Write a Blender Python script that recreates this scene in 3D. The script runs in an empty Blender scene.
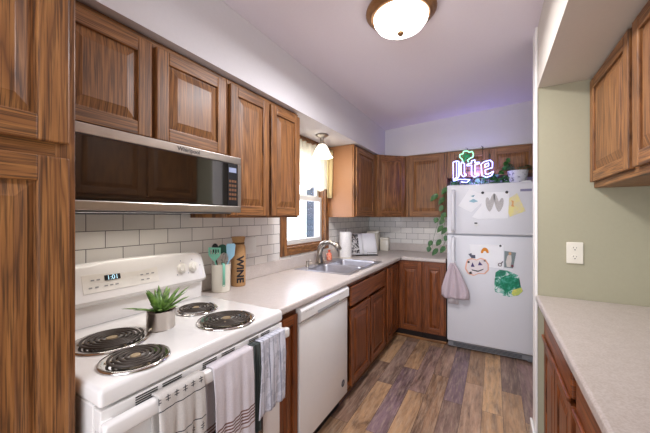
import bpy, bmesh, math, random
from math import pi, sin, cos, radians
from mathutils import Vector, Matrix
random.seed(7)
S = bpy.context.scene
COL = S.collection

# ------------------------------------------------------------------ camera, world, lights, exposure
CX, CZ, YAW, FPX = 1.536, 1.364, radians(29.6), 296.8
cam_d = bpy.data.cameras.new('camera'); cam = bpy.data.objects.new('camera', cam_d); COL.objects.link(cam)
cam.location = (CX, 0, CZ); cam.rotation_euler = (pi/2, 0, YAW)
cam_d.sensor_width = 36; cam_d.lens = FPX/650*36; cam_d.clip_start = .02; cam_d.clip_end = 100
S.camera = cam
S.view_settings.view_transform = 'Standard'; S.view_settings.look = 'None'
S.view_settings.exposure = 0.1; S.view_settings.gamma = 1; S.view_settings.use_curve_mapping = False
W = bpy.data.worlds.new('world'); S.world = W; W.use_nodes = True
W.node_tree.nodes['Background'].inputs[0].default_value = (.86, .93, 1, 1)
W.node_tree.nodes['Background'].inputs[1].default_value = 3.2
def light(name, kind, loc, rot, energy, color, **k):
    d = bpy.data.lights.new(name, kind); d.energy = energy; d.color = color
    for a, v in k.items(): setattr(d, a, v)
    o = bpy.data.objects.new(name, d); COL.objects.link(o); o.location = loc; o.rotation_euler = rot
    return o
# daylight from the rear window of the room, behind the camera
light('rear_window_light', 'AREA', (1.0, -2.45, 1.45), (radians(90), 0, 0), 66, (.84, .90, 1), shape='RECTANGLE', size=1.9, size_y=1.9)
light('side_fill_light', 'AREA', (2.28, -1.55, 1.15), (radians(90), 0, radians(52)), 42, (.84, .90, 1), shape='RECTANGLE', size=1.5, size_y=2.0)  # added soft fill from behind the camera; there is no door here
light('rear_ceiling_fill', 'AREA', (1.25, -0.9, 2.40), (0, 0, 0), 4, (.96, .96, 1), shape='DISK', size=.9)  # invented overhead fill behind the camera, no fixture modelled
light('sink_window_light', 'AREA', (-.12, 2.36, 1.5), (0, radians(-90), 0), 6, (.74, .78, 1), shape='RECTANGLE', size=.8, size_y=.6)
light('flush_lamp_light', 'AREA', (1.113, 1.545, 2.305), (0, 0, 0), 24, (.96, .96, 1), shape='DISK', size=.30)
light('pendant_light', 'POINT', (.187, 2.32, 1.85), (0, 0, 0), 6.0, (1, .86, .66), shadow_soft_size=.04)

# ------------------------------------------------------------------ helpers
def ray(px, py, **k):
    """point of the plane X=, Y= or Z= seen at a photo position"""
    u = (px-325)/FPX; w = (216.5-py)/FPX
    D = (u*cos(YAW)-sin(YAW), u*sin(YAW)+cos(YAW), w); C = (CX, 0, CZ)
    (ax, val), = k.items(); i = 'XYZ'.index(ax); t = (val-C[i])/D[i]
    return Vector([C[j]+t*D[j] for j in range(3)])

class NT:
    def __init__(s, name):
        s.m = bpy.data.materials.new(name); s.m.use_nodes = True; s.t = s.m.node_tree
        s.b = s.t.nodes['Principled BSDF']
    def n(s, typ, **k):
        nd = s.t.nodes.new('ShaderNode'+typ)
        for a, v in k.items(): setattr(nd, a, v)
        return nd
    def l(s, a, b): s.t.links.new(a, b)
    def ramp(s, fac, stops, interp='LINEAR'):
        r = s.n('ValToRGB'); e = r.color_ramp.elements; r.color_ramp.interpolation = interp
        while len(e) > 1: e.remove(e[-1])
        e[0].position = stops[0][0]; e[0].color = (*stops[0][1], 1)
        for p, c in stops[1:]:
            q = e.new(p); q.color = (*c, 1)
        s.l(fac, r.inputs[0]); return r.outputs[0]
    def coords(s, scale=(1,1,1), kind='Object', rnd=0):
        tc = s.n('TexCoord'); mp = s.n('Mapping'); mp.inputs['Scale'].default_value = scale
        src = tc.outputs[kind]
        if rnd:
            oi = s.n('ObjectInfo'); mu = s.n('Math', operation='MULTIPLY'); mu.inputs[1].default_value = rnd
            s.l(oi.outputs['Random'], mu.inputs[0]); ad = s.n('VectorMath', operation='ADD')
            s.l(src, ad.inputs[0]); s.l(mu.outputs[0], ad.inputs[1]); src = ad.outputs[0]
        s.l(src, mp.inputs[0]); return mp.outputs[0]
    def noise(s, vec, scale=1, detail=4, rough=.55, dist=0):
        n = s.n('TexNoise'); n.inputs['Scale'].default_value = scale; n.inputs['Detail'].default_value = detail
        n.inputs['Roughness'].default_value = rough; n.inputs['Distortion'].default_value = dist
        s.l(vec, n.inputs['Vector']); return n.outputs['Fac']
    def math(s, op, a, b=None):
        m = s.n('Math', operation=op)
        for i, v in enumerate((a, b)):
            if v is None: continue
            if isinstance(v, (int, float)): m.inputs[i].default_value = v
            else: s.l(v, m.inputs[i])
        return m.outputs[0]
    def mix(s, fac, a, b, mode='MIX'):
        m = s.n('MixRGB', blend_type=mode)
        for i, v in enumerate((fac, a, b)):
            if isinstance(v, (int, float)): m.inputs[i].default_value = v
            elif isinstance(v, tuple): m.inputs[i].default_value = (*v, 1)
            else: s.l(v, m.inputs[i])
        return m.outputs[0]
    def bump(s, h, strength=.2, dist=.002):
        b = s.n('Bump'); b.inputs['Strength'].default_value = strength; b.inputs['Distance'].default_value = dist
        s.l(h, b.inputs['Height']); s.l(b.outputs[0], s.b.inputs['Normal'])

def lin(r, g, b):
    f = lambda c: ((c/255+.055)/1.055)**2.4 if c > 10 else c/255/12.92
    return (f(r), f(g), f(b))
def plain(name, col, rough=.5, metal=0, emit=0, spec=.5, coat=0, var=.05, vs=30, bump=0):
    m = NT(name); b = m.b; b.inputs['Roughness'].default_value = rough; b.inputs['Metallic'].default_value = metal
    b.inputs['Specular IOR Level'].default_value = spec; b.inputs['Coat Weight'].default_value = coat
    v = m.coords(); n = m.noise(v, vs, 3)
    m.l(m.ramp(n, [(.3, tuple(c*(1-var) for c in col)), (.7, tuple(min(1, c*(1+var)) for c in col))]), b.inputs['Base Color'])
    if emit:
        b.inputs['Emission Color'].default_value = (*col, 1); b.inputs['Emission Strength'].default_value = emit
    if bump: m.bump(n, bump, .002)
    return m.m

def wood(name, horiz=False, tint=(1,1,1), rough=.5):
    m = NT(name)
    a, c = 30, 1.5
    sc = (c, 5, a) if horiz else (a, 5, c)
    v = m.coords(sc, rnd=9)
    n1 = m.noise(v, .5, 2, .45, .25)
    rings = m.math('PINGPONG', m.math('MULTIPLY', n1, 22), 1)
    sp = (5, 18, 260) if horiz else (260, 18, 5)
    pores = m.noise(m.coords(sp, rnd=9), 1, 3, .6)
    sb = (.8, 8, 60) if horiz else (60, 8, .8)
    band = m.noise(m.coords(sb, rnd=9), 1, 2, .5)
    def T(c): return tuple(x*t for x, t in zip(lin(*c), tint))
    base = m.ramp(rings, [(.0, T((84, 50, 24))), (.2, T((130, 83, 42))), (.7, T((158, 106, 56))), (1, T((174, 121, 68)))])
    c2 = m.mix(.42, base, m.ramp(band, [(.3, T((114, 70, 36))), (.7, T((156, 105, 58)))]))
    c3 = m.mix(m.ramp(pores, [(.48, (0, 0, 0)), (.62, (.85, .85, .85))]), c2, T((70, 42, 20)))
    m.l(c3, m.b.inputs['Base Color'])
    m.b.inputs['Roughness'].default_value = rough; m.b.inputs['Coat Weight'].default_value = .08
    m.b.inputs['Coat Roughness'].default_value = .25
    m.bump(pores, .12, .001)
    return m.m

def obj(name, me, mats, parent=None, smooth=False):
    o = bpy.data.objects.new(name, me); COL.objects.link(o)
    for mt in (mats if isinstance(mats, (list, tuple)) else [mats]): me.materials.append(mt)
    if smooth:
        for p in me.polygons: p.use_smooth = True
    if parent: o.parent = parent
    return o

class MB:
    def __init__(s): s.bm = bmesh.new()
    def _mi(s, geom, mi):
        if mi:
            for f in geom: f.material_index = mi
    def box(s, x0, y0, z0, x1, y1, z1, bev=0, mi=0, seg=2):
        bm = s.bm
        vs = [bm.verts.new((x, y, z)) for x in (x0, x1) for y in (y0, y1) for z in (z0, z1)]
        fs = [bm.faces.new([vs[i] for i in q]) for q in ((0,1,3,2),(4,6,7,5),(0,4,5,1),(2,3,7,6),(0,2,6,4),(1,5,7,3))]
        s._mi(fs, mi)
        bmesh.ops.recalc_face_normals(bm, faces=fs)
        if bev:
            es = {e for f in fs for e in f.edges}
            r = bmesh.ops.bevel(bm, geom=list(es), offset=bev, segments=seg, profile=.5, affect='EDGES')
            s._mi(r['faces'], mi)
        return s
    def prism(s, pts, axis, a, b, mi=0):
        """closed outline pts (2-D) extruded along axis from a to b"""
        def mk(p, t):
            return {'x': (t, p[0], p[1]), 'y': (p[0], t, p[1]), 'z': (p[0], p[1], t)}[axis]
        A = [s.bm.verts.new(mk(p, a)) for p in pts]; B = [s.bm.verts.new(mk(p, b)) for p in pts]
        fs = [s.bm.faces.new(A), s.bm.faces.new(B[::-1])]
        n = len(pts)
        for i in range(n): fs.append(s.bm.faces.new((A[i], B[i], B[(i+1) % n], A[(i+1) % n])))
        bmesh.ops.recalc_face_normals(s.bm, faces=fs); s._mi(fs, mi); return s
    def lathe(s, prof, c=(0,0,0), seg=32, mi=0, sx=1, sy=1, M=None):
        rings = []; nf = []
        for r, z in prof:
            if r < 1e-6: ring = [s.bm.verts.new((0, 0, z))]
            else: ring = [s.bm.verts.new((r*cos(2*pi*i/seg)*sx, r*sin(2*pi*i/seg)*sy, z)) for i in range(seg)]
            rings.append(ring)
        for a, b in zip(rings, rings[1:]):
            for i in range(seg):
                j = (i+1) % seg
                if len(a) == 1 and len(b) == 1: continue
                if len(a) == 1: nf.append(s.bm.faces.new((a[0], b[j], b[i])))
                elif len(b) == 1: nf.append(s.bm.faces.new((a[i], a[j], b[0])))
                else: nf.append(s.bm.faces.new((a[i], a[j], b[j], b[i])))
        vs = [v for r in rings for v in r]
        if M is not None: bmesh.ops.transform(s.bm, matrix=M, verts=vs)
        bmesh.ops.translate(s.bm, vec=c, verts=vs)
        bmesh.ops.recalc_face_normals(s.bm, faces=nf); s._mi(nf, mi); return s
    def cyl(s, p0, p1, r0, r1=None, seg=20, mi=0):
        return s.tube([p0, p1], r0, seg, radii=[r0, r1 if r1 is not None else r0], mi=mi)
    def tube(s, path, r, seg=8, closed=False, radii=None, mi=0, flat=1):
        P = [Vector(p) for p in path]; n = len(P); rings = []; nf = []
        up = None
        for i in range(n):
            if closed: t = (P[(i+1) % n]-P[i-1])
            else: t = P[min(i+1, n-1)]-P[max(i-1, 0)]
            t.normalize()
            if up is None:
                up = Vector((0, 0, 1)) if abs(t.z) < .9 else Vector((1, 0, 0))
            a = t.cross(up)
            if a.length < 1e-4: a = t.orthogonal()
            a.normalize(); b = a.cross(t).normalized(); up = b
            rr = radii[i] if radii else r
            rings.append([s.bm.verts.new(P[i]+a*rr*cos(2*pi*k/seg)+b*rr*flat*sin(2*pi*k/seg)) for k in range(seg)])
        m = n if closed else n-1
        for i in range(m):
            A, B = rings[i], rings[(i+1) % n]
            for k in range(seg):
                j = (k+1) % seg; nf.append(s.bm.faces.new((A[k], A[j], B[j], B[k])))
        if not closed:
            nf.append(s.bm.faces.new(rings[0][::-1])); nf.append(s.bm.faces.new(rings[-1]))
        bmesh.ops.recalc_face_normals(s.bm, faces=nf); s._mi(nf, mi); return s
    def grid(s, fn, nu, nv, mi=0, keep=None):
        V = [[s.bm.verts.new(fn(i/nu, j/nv)) for j in range(nv+1)] for i in range(nu+1)]
        for i in range(nu):
            for j in range(nv):
                if keep and not keep((i+.5)/nu, (j+.5)/nv): continue
                f = s.bm.faces.new((V[i][j], V[i+1][j], V[i+1][j+1], V[i][j+1])); f.material_index = mi
        return s
    def leaf(s, base, tip, width, nrm=(0,0,1), fold=.15, droop=.12, mi=0, seg=6, pointy=1.3):
        b, t = Vector(base), Vector(tip); d = t-b; L = d.length; d.normalize()
        side = d.cross(Vector(nrm))
        if side.length < 1e-3: side = d.orthogonal()
        side.normalize(); up = side.cross(d).normalized(); prev = None
        for i in range(seg+1):
            u = i/seg; w = width*.5*(sin(pi*min(1, u**(1/pointy)))**.8 if 0 < u < 1 else .02)
            c = b+d*L*u-up*droop*L*u*u
            row = [s.bm.verts.new(c-side*w+up*w*fold), s.bm.verts.new(c-up*.0008), s.bm.verts.new(c+side*w+up*w*fold)]
            if prev:
                for k in range(2):
                    f = s.bm.faces.new((prev[k], prev[k+1], row[k+1], row[k])); f.material_index = mi; f.smooth = True
            prev = row
        return s
    def build(s, name, mats, parent=None, smooth=False, solid=0, auto=False):
        me = bpy.data.meshes.new(name); s.bm.normal_update(); s.bm.to_mesh(me); s.bm.free()
        o = obj(name, me, mats, parent, smooth)
        if auto:
            for p in me.polygons: p.use_smooth = True
            me.set_sharp_from_angle(angle=radians(38))
        if solid:
            md = o.modifiers.new('thickness', 'SOLIDIFY'); md.thickness = solid; md.offset = 0
        return o

def thing(name, label, cat, loc=(0,0,0), rz=0, group=None):
    o = bpy.data.objects.new(name, None); COL.objects.link(o); o.location = loc; o.rotation_euler = (0, 0, rz)
    o.empty_display_size = .05
    return tag(o, label, cat, group)
def tag(o, label, cat, group=None):
    o['label'] = label; o['category'] = cat
    if group: o['group'] = group
    return o
def struct(o): o['kind'] = 'structure'; return o
def dup(root, loc, rz=None, label=None):
    r = root.copy(); COL.objects.link(r); r.location = loc
    if rz is not None: r.rotation_euler = (0, 0, rz)
    if label: r['label'] = label
    for ch in list(root.children):
        c = ch.copy(); COL.objects.link(c); c.parent = r
        for g in ch.children:
            d = g.copy(); COL.objects.link(d); d.parent = c
    return r
def text(name, body, size, mat, parent, M, depth=.0006, align='CENTER', sx=1, bold=0):
    c = bpy.data.curves.new(name, 'FONT'); c.body = body; c.size = size; c.extrude = depth; c.offset = bold
    c.align_x = align; c.align_y = 'CENTER'
    t = bpy.data.objects.new('tmp', c); COL.objects.link(t)
    me = bpy.data.meshes.new_from_object(t); bpy.data.objects.remove(t)
    me.transform(Matrix.Diagonal((sx, 1, 1, 1))); me.transform(M)
    me.materials.clear()
    return obj(name, me, mat, parent)
FRONT = Matrix.Rotation(pi/2, 4, 'X')           # text lying in the local XZ plane, read from -y
def at(x, y, z): return Matrix.Translation((x, y, z))

# ------------------------------------------------------------------ materials
WV = wood('oak_upright'); WH = wood('oak_level', True)
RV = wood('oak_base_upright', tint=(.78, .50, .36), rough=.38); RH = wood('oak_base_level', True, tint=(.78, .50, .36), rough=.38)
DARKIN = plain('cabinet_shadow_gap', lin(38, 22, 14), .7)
PLY = plain('light_maple_veneer', lin(150, 106, 72), .5, var=.05, vs=6)
WALL = plain('wall_paint_white', lin(218, 214, 216), .8, var=.01, vs=60, bump=.03)
SAGE = plain('wall_paint_sage', lin(166, 161, 136), .75, var=.012, vs=60, bump=.03)
CREAM = plain('wall_paint_cream', lin(206, 199, 188), .75, var=.012, vs=60, bump=.03)
CEIL = plain('ceiling_paint', lin(232, 224, 230), .85, var=.01, vs=80, bump=.03)
ENAMEL = plain('white_enamel', lin(236, 233, 230), .22, coat=.3, var=.01)
FRIDGE = plain('white_fridge_enamel', lin(222, 222, 228), .35, var=.01, vs=400, bump=.05)
PLASTIC = plain('white_plastic', lin(228, 228, 226), .4, var=.01)
GREYP = plain('grey_plastic', lin(120, 122, 126), .5)
BLACK = plain('black_plastic', lin(16, 16, 18), .4)
BLACKGLASS = plain('black_glass', lin(9, 8, 8), .06, spec=.8, coat=1)
STEEL = plain('brushed_steel', lin(200, 192, 184), .28, metal=1, var=.08, vs=12)
CHROME = plain('chrome', lin(215, 212, 210), .12, metal=1)
NICKEL = plain('brushed_nickel', lin(176, 168, 158), .3, metal=1)
BRONZE = plain('aged_bronze', lin(150, 112, 76), .38, metal=.8, var=.15)
COIL = plain('burner_coil_black', lin(74, 66, 60), .45, metal=.4)
SINKM = plain('sink_steel', lin(196, 196, 204), .38, metal=1, var=.08, vs=20)

def m_counter(name, c1, c2):
    m = NT(name); v = m.coords(); n = m.noise(v, 22, 6, .7, .3); n2 = m.noise(v, 160, 2)
    c = m.ramp(n, [(.2, c1), (.8, c2)])
    m.l(m.mix(.10, c, m.ramp(n2, [(.4, c1), (.6, (1, 1, 1))])), m.b.inputs['Base Color'])
    m.b.inputs['Roughness'].default_value = .3; return m.m
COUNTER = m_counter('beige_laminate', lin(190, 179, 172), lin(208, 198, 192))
COUNTER2 = m_counter('beige_laminate_toned_down', lin(166, 152, 142), lin(186, 174, 166))  # darker copy of the laminate, lowered to offset the strong light on it

def m_tile(name, axes, off):
    m = NT(name); tc = m.n('TexCoord'); sp = m.n('SeparateXYZ'); cb = m.n('CombineXYZ'); m.l(tc.outputs['Object'], sp.inputs[0])
    m.l(m.math('SUBTRACT', sp.outputs[axes[0]], off[0]), cb.inputs[0]); m.l(m.math('SUBTRACT', sp.outputs[axes[1]], off[1]), cb.inputs[1])
    b = m.n('TexBrick'); b.offset = .5; b.inputs['Scale'].default_value = 1
    b.inputs['Brick Width'].default_value = .148; b.inputs['Row Height'].default_value = .0775
    b.inputs['Mortar Size'].default_value = .0016; b.inputs['Mortar Smooth'].default_value = .1
    b.inputs['Color1'].default_value = (*lin(240, 237, 232), 1); b.inputs['Color2'].default_value = (*lin(228, 225, 222), 1)
    b.inputs['Mortar'].default_value = (*lin(96, 92, 92), 1); b.inputs['Bias'].default_value = 0
    m.l(cb.outputs[0], b.inputs['Vector']); m.l(b.outputs['Color'], m.b.inputs['Base Color'])
    inv = m.math('SUBTRACT', 1, b.outputs['Fac']); m.bump(inv, .5, .002)
    m.l(m.ramp(b.outputs['Fac'], [(0, (.13,)*3), (1, (.8,)*3)]), m.b.inputs['Roughness'])
    return m.m
TILE_L = m_tile('subway_tile_left', (1, 2), (.677, .989-10*.155))
TILE_B = m_tile('subway_tile_back', (0, 2), (.534, .989-10*.155))

def m_floor():
    m = NT('vinyl_plank_floor'); tc = m.n('TexCoord'); sp = m.n('SeparateXYZ'); cb = m.n('CombineXYZ'); m.l(tc.outputs['Object'], sp.inputs[0])
    m.l(m.math('ADD', sp.outputs[1], 20.3), cb.inputs[0]); m.l(m.math('ADD', sp.outputs[0], 20.04), cb.inputs[1])
    def brick(c1, c2, mo, bias=0):
        b = m.n('TexBrick'); b.offset = .37; b.offset_frequency = 2; b.squash = 1; b.inputs['Scale'].default_value = 1
        b.inputs['Brick Width'].default_value = .92; b.inputs['Row Height'].default_value = .128
        b.inputs['Mortar Size'].default_value = .0011; b.inputs['Mortar Smooth'].default_value = .2; b.inputs['Bias'].default_value = bias
        b.inputs['Color1'].default_value = (*c1, 1); b.inputs['Color2'].default_value = (*c2, 1); b.inputs['Mortar'].default_value = (*mo, 1)
        m.l(cb.outputs[0], b.inputs['Vector']); return b
    rnd = brick((0, 0, 0), (1, 1, 1), (.3, .3, .3))
    # per-plank shift of the grain
    sh = m.n('VectorMath', operation='ADD'); m.l(cb.outputs[0], sh.inputs[0])
    sc = m.n('VectorMath', operation='SCALE'); m.l(rnd.outputs['Color'], sc.inputs[0]); sc.inputs['Scale'].default_value = 31
    m.l(sc.outputs[0], sh.inputs[1])
    mp = m.n('Mapping'); mp.inputs['Scale'].default_value = (1.3, 7, 1); m.l(sh.outputs[0], mp.inputs[0])
    g = m.noise(mp.outputs[0], 1.3, 7, .68, .8)
    mp2 = m.n('Mapping'); mp2.inputs['Scale'].default_value = (6, 55, 1); m.l(sh.outputs[0], mp2.inputs[0])
    g2 = m.noise(mp2.outputs[0], 1, 4, .7)
    mp3 = m.n('Mapping'); mp3.inputs['Scale'].default_value = (9, 50, 1); m.l(sh.outputs[0], mp3.inputs[0])
    g3 = m.noise(mp3.outputs[0], 1, 3, .7)
    base = m.ramp(rnd.outputs['Color'], [(0, lin(136, 108, 98)), (.2, lin(184, 144, 108)), (.38, lin(220, 176, 130)), (.5, lin(112, 94, 122)), (.62, lin(204, 162, 122)), (.75, lin(160, 126, 100)), (.88, lin(122, 106, 118)), (1, lin(210, 172, 134))])
    c = m.mix(m.ramp(g, [(.34, (.85,)*3), (.47, (.35,)*3), (.60, (0,)*3)]), base, lin(64, 44, 40))
    c = m.mix(m.ramp(g2, [(.46, (0,)*3), (.72, (.5,)*3)]), c, lin(204, 180, 156))
    c = m.mix(m.ramp(g3, [(.5, (0,)*3), (.75, (.4,)*3)]), c, lin(70, 54, 52))
    c = m.mix(rnd.outputs['Fac'], c, lin(48, 38, 36))
    m.l(c, m.b.inputs['Base Color'])
    m.l(m.ramp(g, [(.3, (.35,)*3), (.7, (.5,)*3)]), m.b.inputs['Roughness']); m.bump(g2, .1, .001)
    return m.m
FLOOR = m_floor()

def m_glass():
    m = NT('window_glass'); t = m.n('BsdfTransparent'); g = m.n('BsdfGlossy'); g.inputs['Roughness'].default_value = .02
    x = m.n('MixShader'); x.inputs[0].default_value = .06; m.l(t.outputs[0], x.inputs[1]); m.l(g.outputs[0], x.inputs[2])
    m.l(x.outputs[0], m.t.nodes['Material Output'].inputs[0]); return m.m
GLASS = m_glass()
def m_sheer():
    m = NT('sheer_curtain'); m.b.inputs['Base Color'].default_value = (*lin(226, 218, 196), 1); m.b.inputs['Roughness'].default_value = .9
    t = m.n('BsdfTransparent'); tr = m.n('BsdfTranslucent'); tr.inputs[0].default_value = (*lin(214, 206, 182), 1)
    a = m.n('MixShader'); a.inputs[0].default_value = .55; m.l(m.b.outputs[0], a.inputs[1]); m.l(tr.outputs[0], a.inputs[2])
    v = m.coords(); n = m.noise(v, 26, 4)
    x = m.n('MixShader'); m.l(m.ramp(n, [(.4, (.06,)*3), (.65, (.2,)*3)]), x.inputs[0]); m.l(a.outputs[0], x.inputs[1]); m.l(t.outputs[0], x.inputs[2])
    m.l(x.outputs[0], m.t.nodes['Material Output'].inputs[0]); return m.m
SHEER = m_sheer()
def m_milk(name, col, e):
    m = NT(name); m.b.inputs['Base Color'].default_value = (.9, .88, .84, 1); m.b.inputs['Roughness'].default_value = .35
    m.b.inputs['Emission Color'].default_value = (*col, 1); m.b.inputs['Emission Strength'].default_value = e; return m.m
LAMPGLASS = m_milk('lit_opal_glass', (1, .95, .90), 5.0)
LAMPGLASS2 = m_milk('lit_pendant_glass', (1, .93, .80), 1.2)

# ------------------------------------------------------------------ setting
YB = 3.955; XR = 2.34; ZC = 2.448; ZS = 2.103; YREAR = -2.6; XPIER = 1.756
struct(MB().box(-.12, YREAR, -.1, XR+.12, YB+.1, 0).build('floor', FLOOR))
def cz(x, y):   # the old ceiling rises a little above the refrigerator
    t = max(0, min(1, (x-.33)/1.6)); u = max(0, min(1, (y-2.3)/1.33)); return ZC+.09*t*u
def ceiling():
    m = MB()
    X0, X1 = -.12, XR+.12; Y0, Y1 = YREAR-.12, YB+.1
    xs = [X0, .2, .36, .7, 1.1, 1.5, 1.9, X1]; ys = [Y0, 0, 1, 2.08, 2.3, 2.6, 2.9, 3.2, 3.4, 3.65, Y1]
    lo = [[m.bm.verts.new((x, y, cz(x, y))) for y in ys] for x in xs]; hi = [[m.bm.verts.new((x, y, 2.62)) for y in ys] for x in xs]
    nx, ny = len(xs)-1, len(ys)-1
    for i in range(nx):
        for j in range(ny):
            f = m.bm.faces.new((lo[i][j], lo[i][j+1], lo[i+1][j+1], lo[i+1][j])); f.smooth = True
            m.bm.faces.new((hi[i][j], hi[i+1][j], hi[i+1][j+1], hi[i][j+1]))
    for i in range(nx):
        m.bm.faces.new((lo[i][0], lo[i+1][0], hi[i+1][0], hi[i][0])); m.bm.faces.new((lo[i+1][ny], lo[i][ny], hi[i][ny], hi[i+1][ny]))
    for j in range(ny):
        m.bm.faces.new((lo[0][j+1], lo[0][j], hi[0][j], hi[0][j+1])); m.bm.faces.new((lo[nx][j], lo[nx][j+1], hi[nx][j+1], hi[nx][j]))
    return m
struct(ceiling().build('ceiling', CEIL))
WY0, WY1, WZ0, WZ1 = 2.02, 2.68, 1.10, 2.02
m = MB()
m.box(-.12, YREAR, 0, 0, WY0, 2.5).box(-.12, WY1, 0, 0, YB+.1, 2.5).box(-.12, WY0, 0, 0, WY1, WZ0).box(-.12, WY0, WZ1, 0, WY1, 2.5)
struct(m.build('wall_left', WALL))
struct(MB().box(0, YB, 0, XR+.12, YB+.1, 2.6).build('wall_back', WALL))
struct(MB().box(XR, YREAR, 0, XR+.12, YB, 2.6).build('wall_right', SAGE))
struct(MB().box(-.12, YREAR-.12, 0, XR+.12, YREAR, 2.5).build('wall_rear', CREAM))
m = MB().box(XPIER, 2.08, 0, XR, 2.2, 2.49, bev=0)
struct(m.build('wall_partition', SAGE))
# soffits (boxed-in bulkheads over the cabinets)
struct(MB().prism([(0, YREAR), (.36, YREAR), (.345, YB-.323), (XR, YB-.323), (XR, YB), (0, YB)], 'z', ZS, 2.6).build('wall_soffit', WALL))
struct(MB().box(XPIER, YREAR, 2.098, XR, 2.08, 2.49).build('wall_soffit_right', CREAM))
struct(MB().box(XPIER-.012, 2.075, 0, XPIER, 2.2, 2.49, bev=.004).build('lit_wall_end_1', plain('lit_wall_end_white', lin(236, 232, 228), .6, var=.01)))  # end of the partition catching light; that brightness is painted on as white
struct(MB().box(XPIER-.026, 2.06, 0, XPIER-.0125, 2.212, .13, bev=.004).build('baseboard_partition', ENAMEL))
struct(MB().box(.5605, 3.378, 0, 1.10, 3.394, .028, bev=.006).box(.546, 1.94, 0, .56, 3.394, .028, bev=.006).build('baseboard_toe', WH))

# tiled splashbacks
def backs(name, bxs, mat, label):
    m = MB()
    for b in bxs: m.box(*b)
    return tag(m.build(name, mat), label, 'tile backsplash')
backs('tile_backsplash', [(.0005, .358, 1.0, .008, 1.9385, 1.375), (.0005, .358, .86, .008, 1.13, 1.0), (.0005, 1.9385, .96, .008, 2.7515, 1.0295), (.0005, 2.7515, .96, .008, 3.946, 1.356)], TILE_L,
      'white subway tile backsplash with dark grout behind the stove and along the window wall')
backs('tile_backsplash', [(.009, 3.9465, .96, 1.10, 3.9545, 1.357)], TILE_B,
      'white subway tile backsplash on the end wall beside the refrigerator')

# window
def window():
    g = bpy.data.objects.new('window_1', None); COL.objects.link(g); g['kind'] = 'structure'
    m = MB()   # oak casing and stool
    m.box(.0, 1.94, 1.03, .022, WY0, 2.10, bev=.004).box(.0, WY1, 1.03, .022, 2.75, 2.10, bev=.004)
    m.box(.0, WY0, WZ1, .022, WY1, 2.10, bev=.004, mi=1).box(.0, WY0, 1.03, .022, WY1, WZ0, bev=.004, mi=1)
    m.box(-.06, WY0, WZ0-.0, .0, WY1, WZ0+.012, mi=1).box(-.06, WY0, WZ1-.01, 0, WY1, WZ1).box(-.06, WY0, WZ0, 0, WY0+.01, WZ1).box(-.06, WY1-.01, WZ0, 0, WY1, WZ1)
    m.build('window_casing', [WV, WH], g)
    def sash(z0, z1, x, name):
        m = MB(); f = .045; a, b = WY0+.012, WY1-.012
        m.box(x, a, z0, x+.03, a+f, z1, bev=.004).box(x, b-f, z0, x+.03, b, z1, bev=.004)
        m.box(x, a+f, z0, x+.03, b-f, z0+f, bev=.004).box(x, a+f, z1-f, x+.03, b-f, z1, bev=.004)
        s = m.build(name, PLASTIC, g)
        MB().box(x+.012, a+f, z0+f, x+.016, b-f, z1-f).build('pane', GLASS, s)
    sash(WZ0+.013, 1.56, -.05, 'window_sash'); sash(1.53, WZ1-.011, -.085, 'window_sash')
window()

# ------------------------------------------------------------------ outside the window
SID = NT('grey_lap_siding'); v = SID.coords(); sx = SID.n('SeparateXYZ'); SID.l(v, sx.inputs[0])
pp = SID.math('FRACT', SID.math('MULTIPLY', sx.outputs[2], 7)); SID.l(SID.ramp(pp, [(0, lin(30, 38, 50)), (.12, lin(58, 68, 84)), (1, lin(70, 82, 100))]), SID.b.inputs['Base Color'])
LAWN = plain('pale_concrete', lin(225, 225, 225), .9)
def outside():
    a = ray(309.5, 220, X=-2.4).y; b = ray(322, 220, X=-2.4).y
    t = thing('porch_column', 'grey blue sided porch column seen through the sink window', 'column', (-2.4, (a+b)/2, 0))
    MB().box(-.1, -(b-a)/2, 0, .1, (b-a)/2, 2.9, bev=.01).build('shaft', SID.m, t)
    MB().box(-.16, -(b-a)/2-.04, 2.9, .16, (b-a)/2+.04, 3.0, bev=.01).build('cap', PLASTIC, t)
    struct(MB().box(-9, -4, -.3, -.13, 14, -.1).build('floor_patio', LAWN))
outside()

# ------------------------------------------------------------------ cabinets
def door(x0, z0, w, h, mats, parent, t=.02, sw=.055, name='door', y=0):
    rw = min(sw, h*.28); sw = min(sw, w*.24)
    m = MB()
    m.box(x0, y-t, z0, x0+sw, y, z0+h, bev=.004).box(x0+w-sw, y-t, z0, x0+w, y, z0+h, bev=.004)
    m.box(x0+sw-.001, y-t+.0004, z0, x0+w-sw+.001, y, z0+rw, bev=.004, mi=1).box(x0+sw-.001, y-t+.0004, z0+h-rw, x0+w-sw+.001, y, z0+h, bev=.004, mi=1)
    d = m.build(name, mats, parent)
    m = MB(); a0, a1, c0, c1 = x0+sw-.003, x0+w-sw+.003, z0+rw-.003, z0+h-rw+.003
    sl = min(.032, (a1-a0)*.25, (c1-c0)*.25)
    def rect(i, yy): return [m.bm.verts.new(p) for p in ((a0+i, yy, c0+i), (a1-i, yy, c0+i), (a1-i, yy, c1-i), (a0+i, yy, c1-i))]
    R = [rect(0, y), rect(0, y-t+.011), rect(.008, y-t+.012), rect(.008+sl, y-t+.003), rect(.008+sl+.002, y-t+.002)]
    for A, B in zip(R, R[1:]):
        for k in range(4): m.bm.faces.new((A[k], A[(k+1) % 4], B[(k+1) % 4], B[k]))
    m.bm.faces.new(R[-1]); bmesh.ops.recalc_face_normals(m.bm, faces=m.bm.faces[:])
    m.build('door_panel', mats[0], d)
    return d
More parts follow.
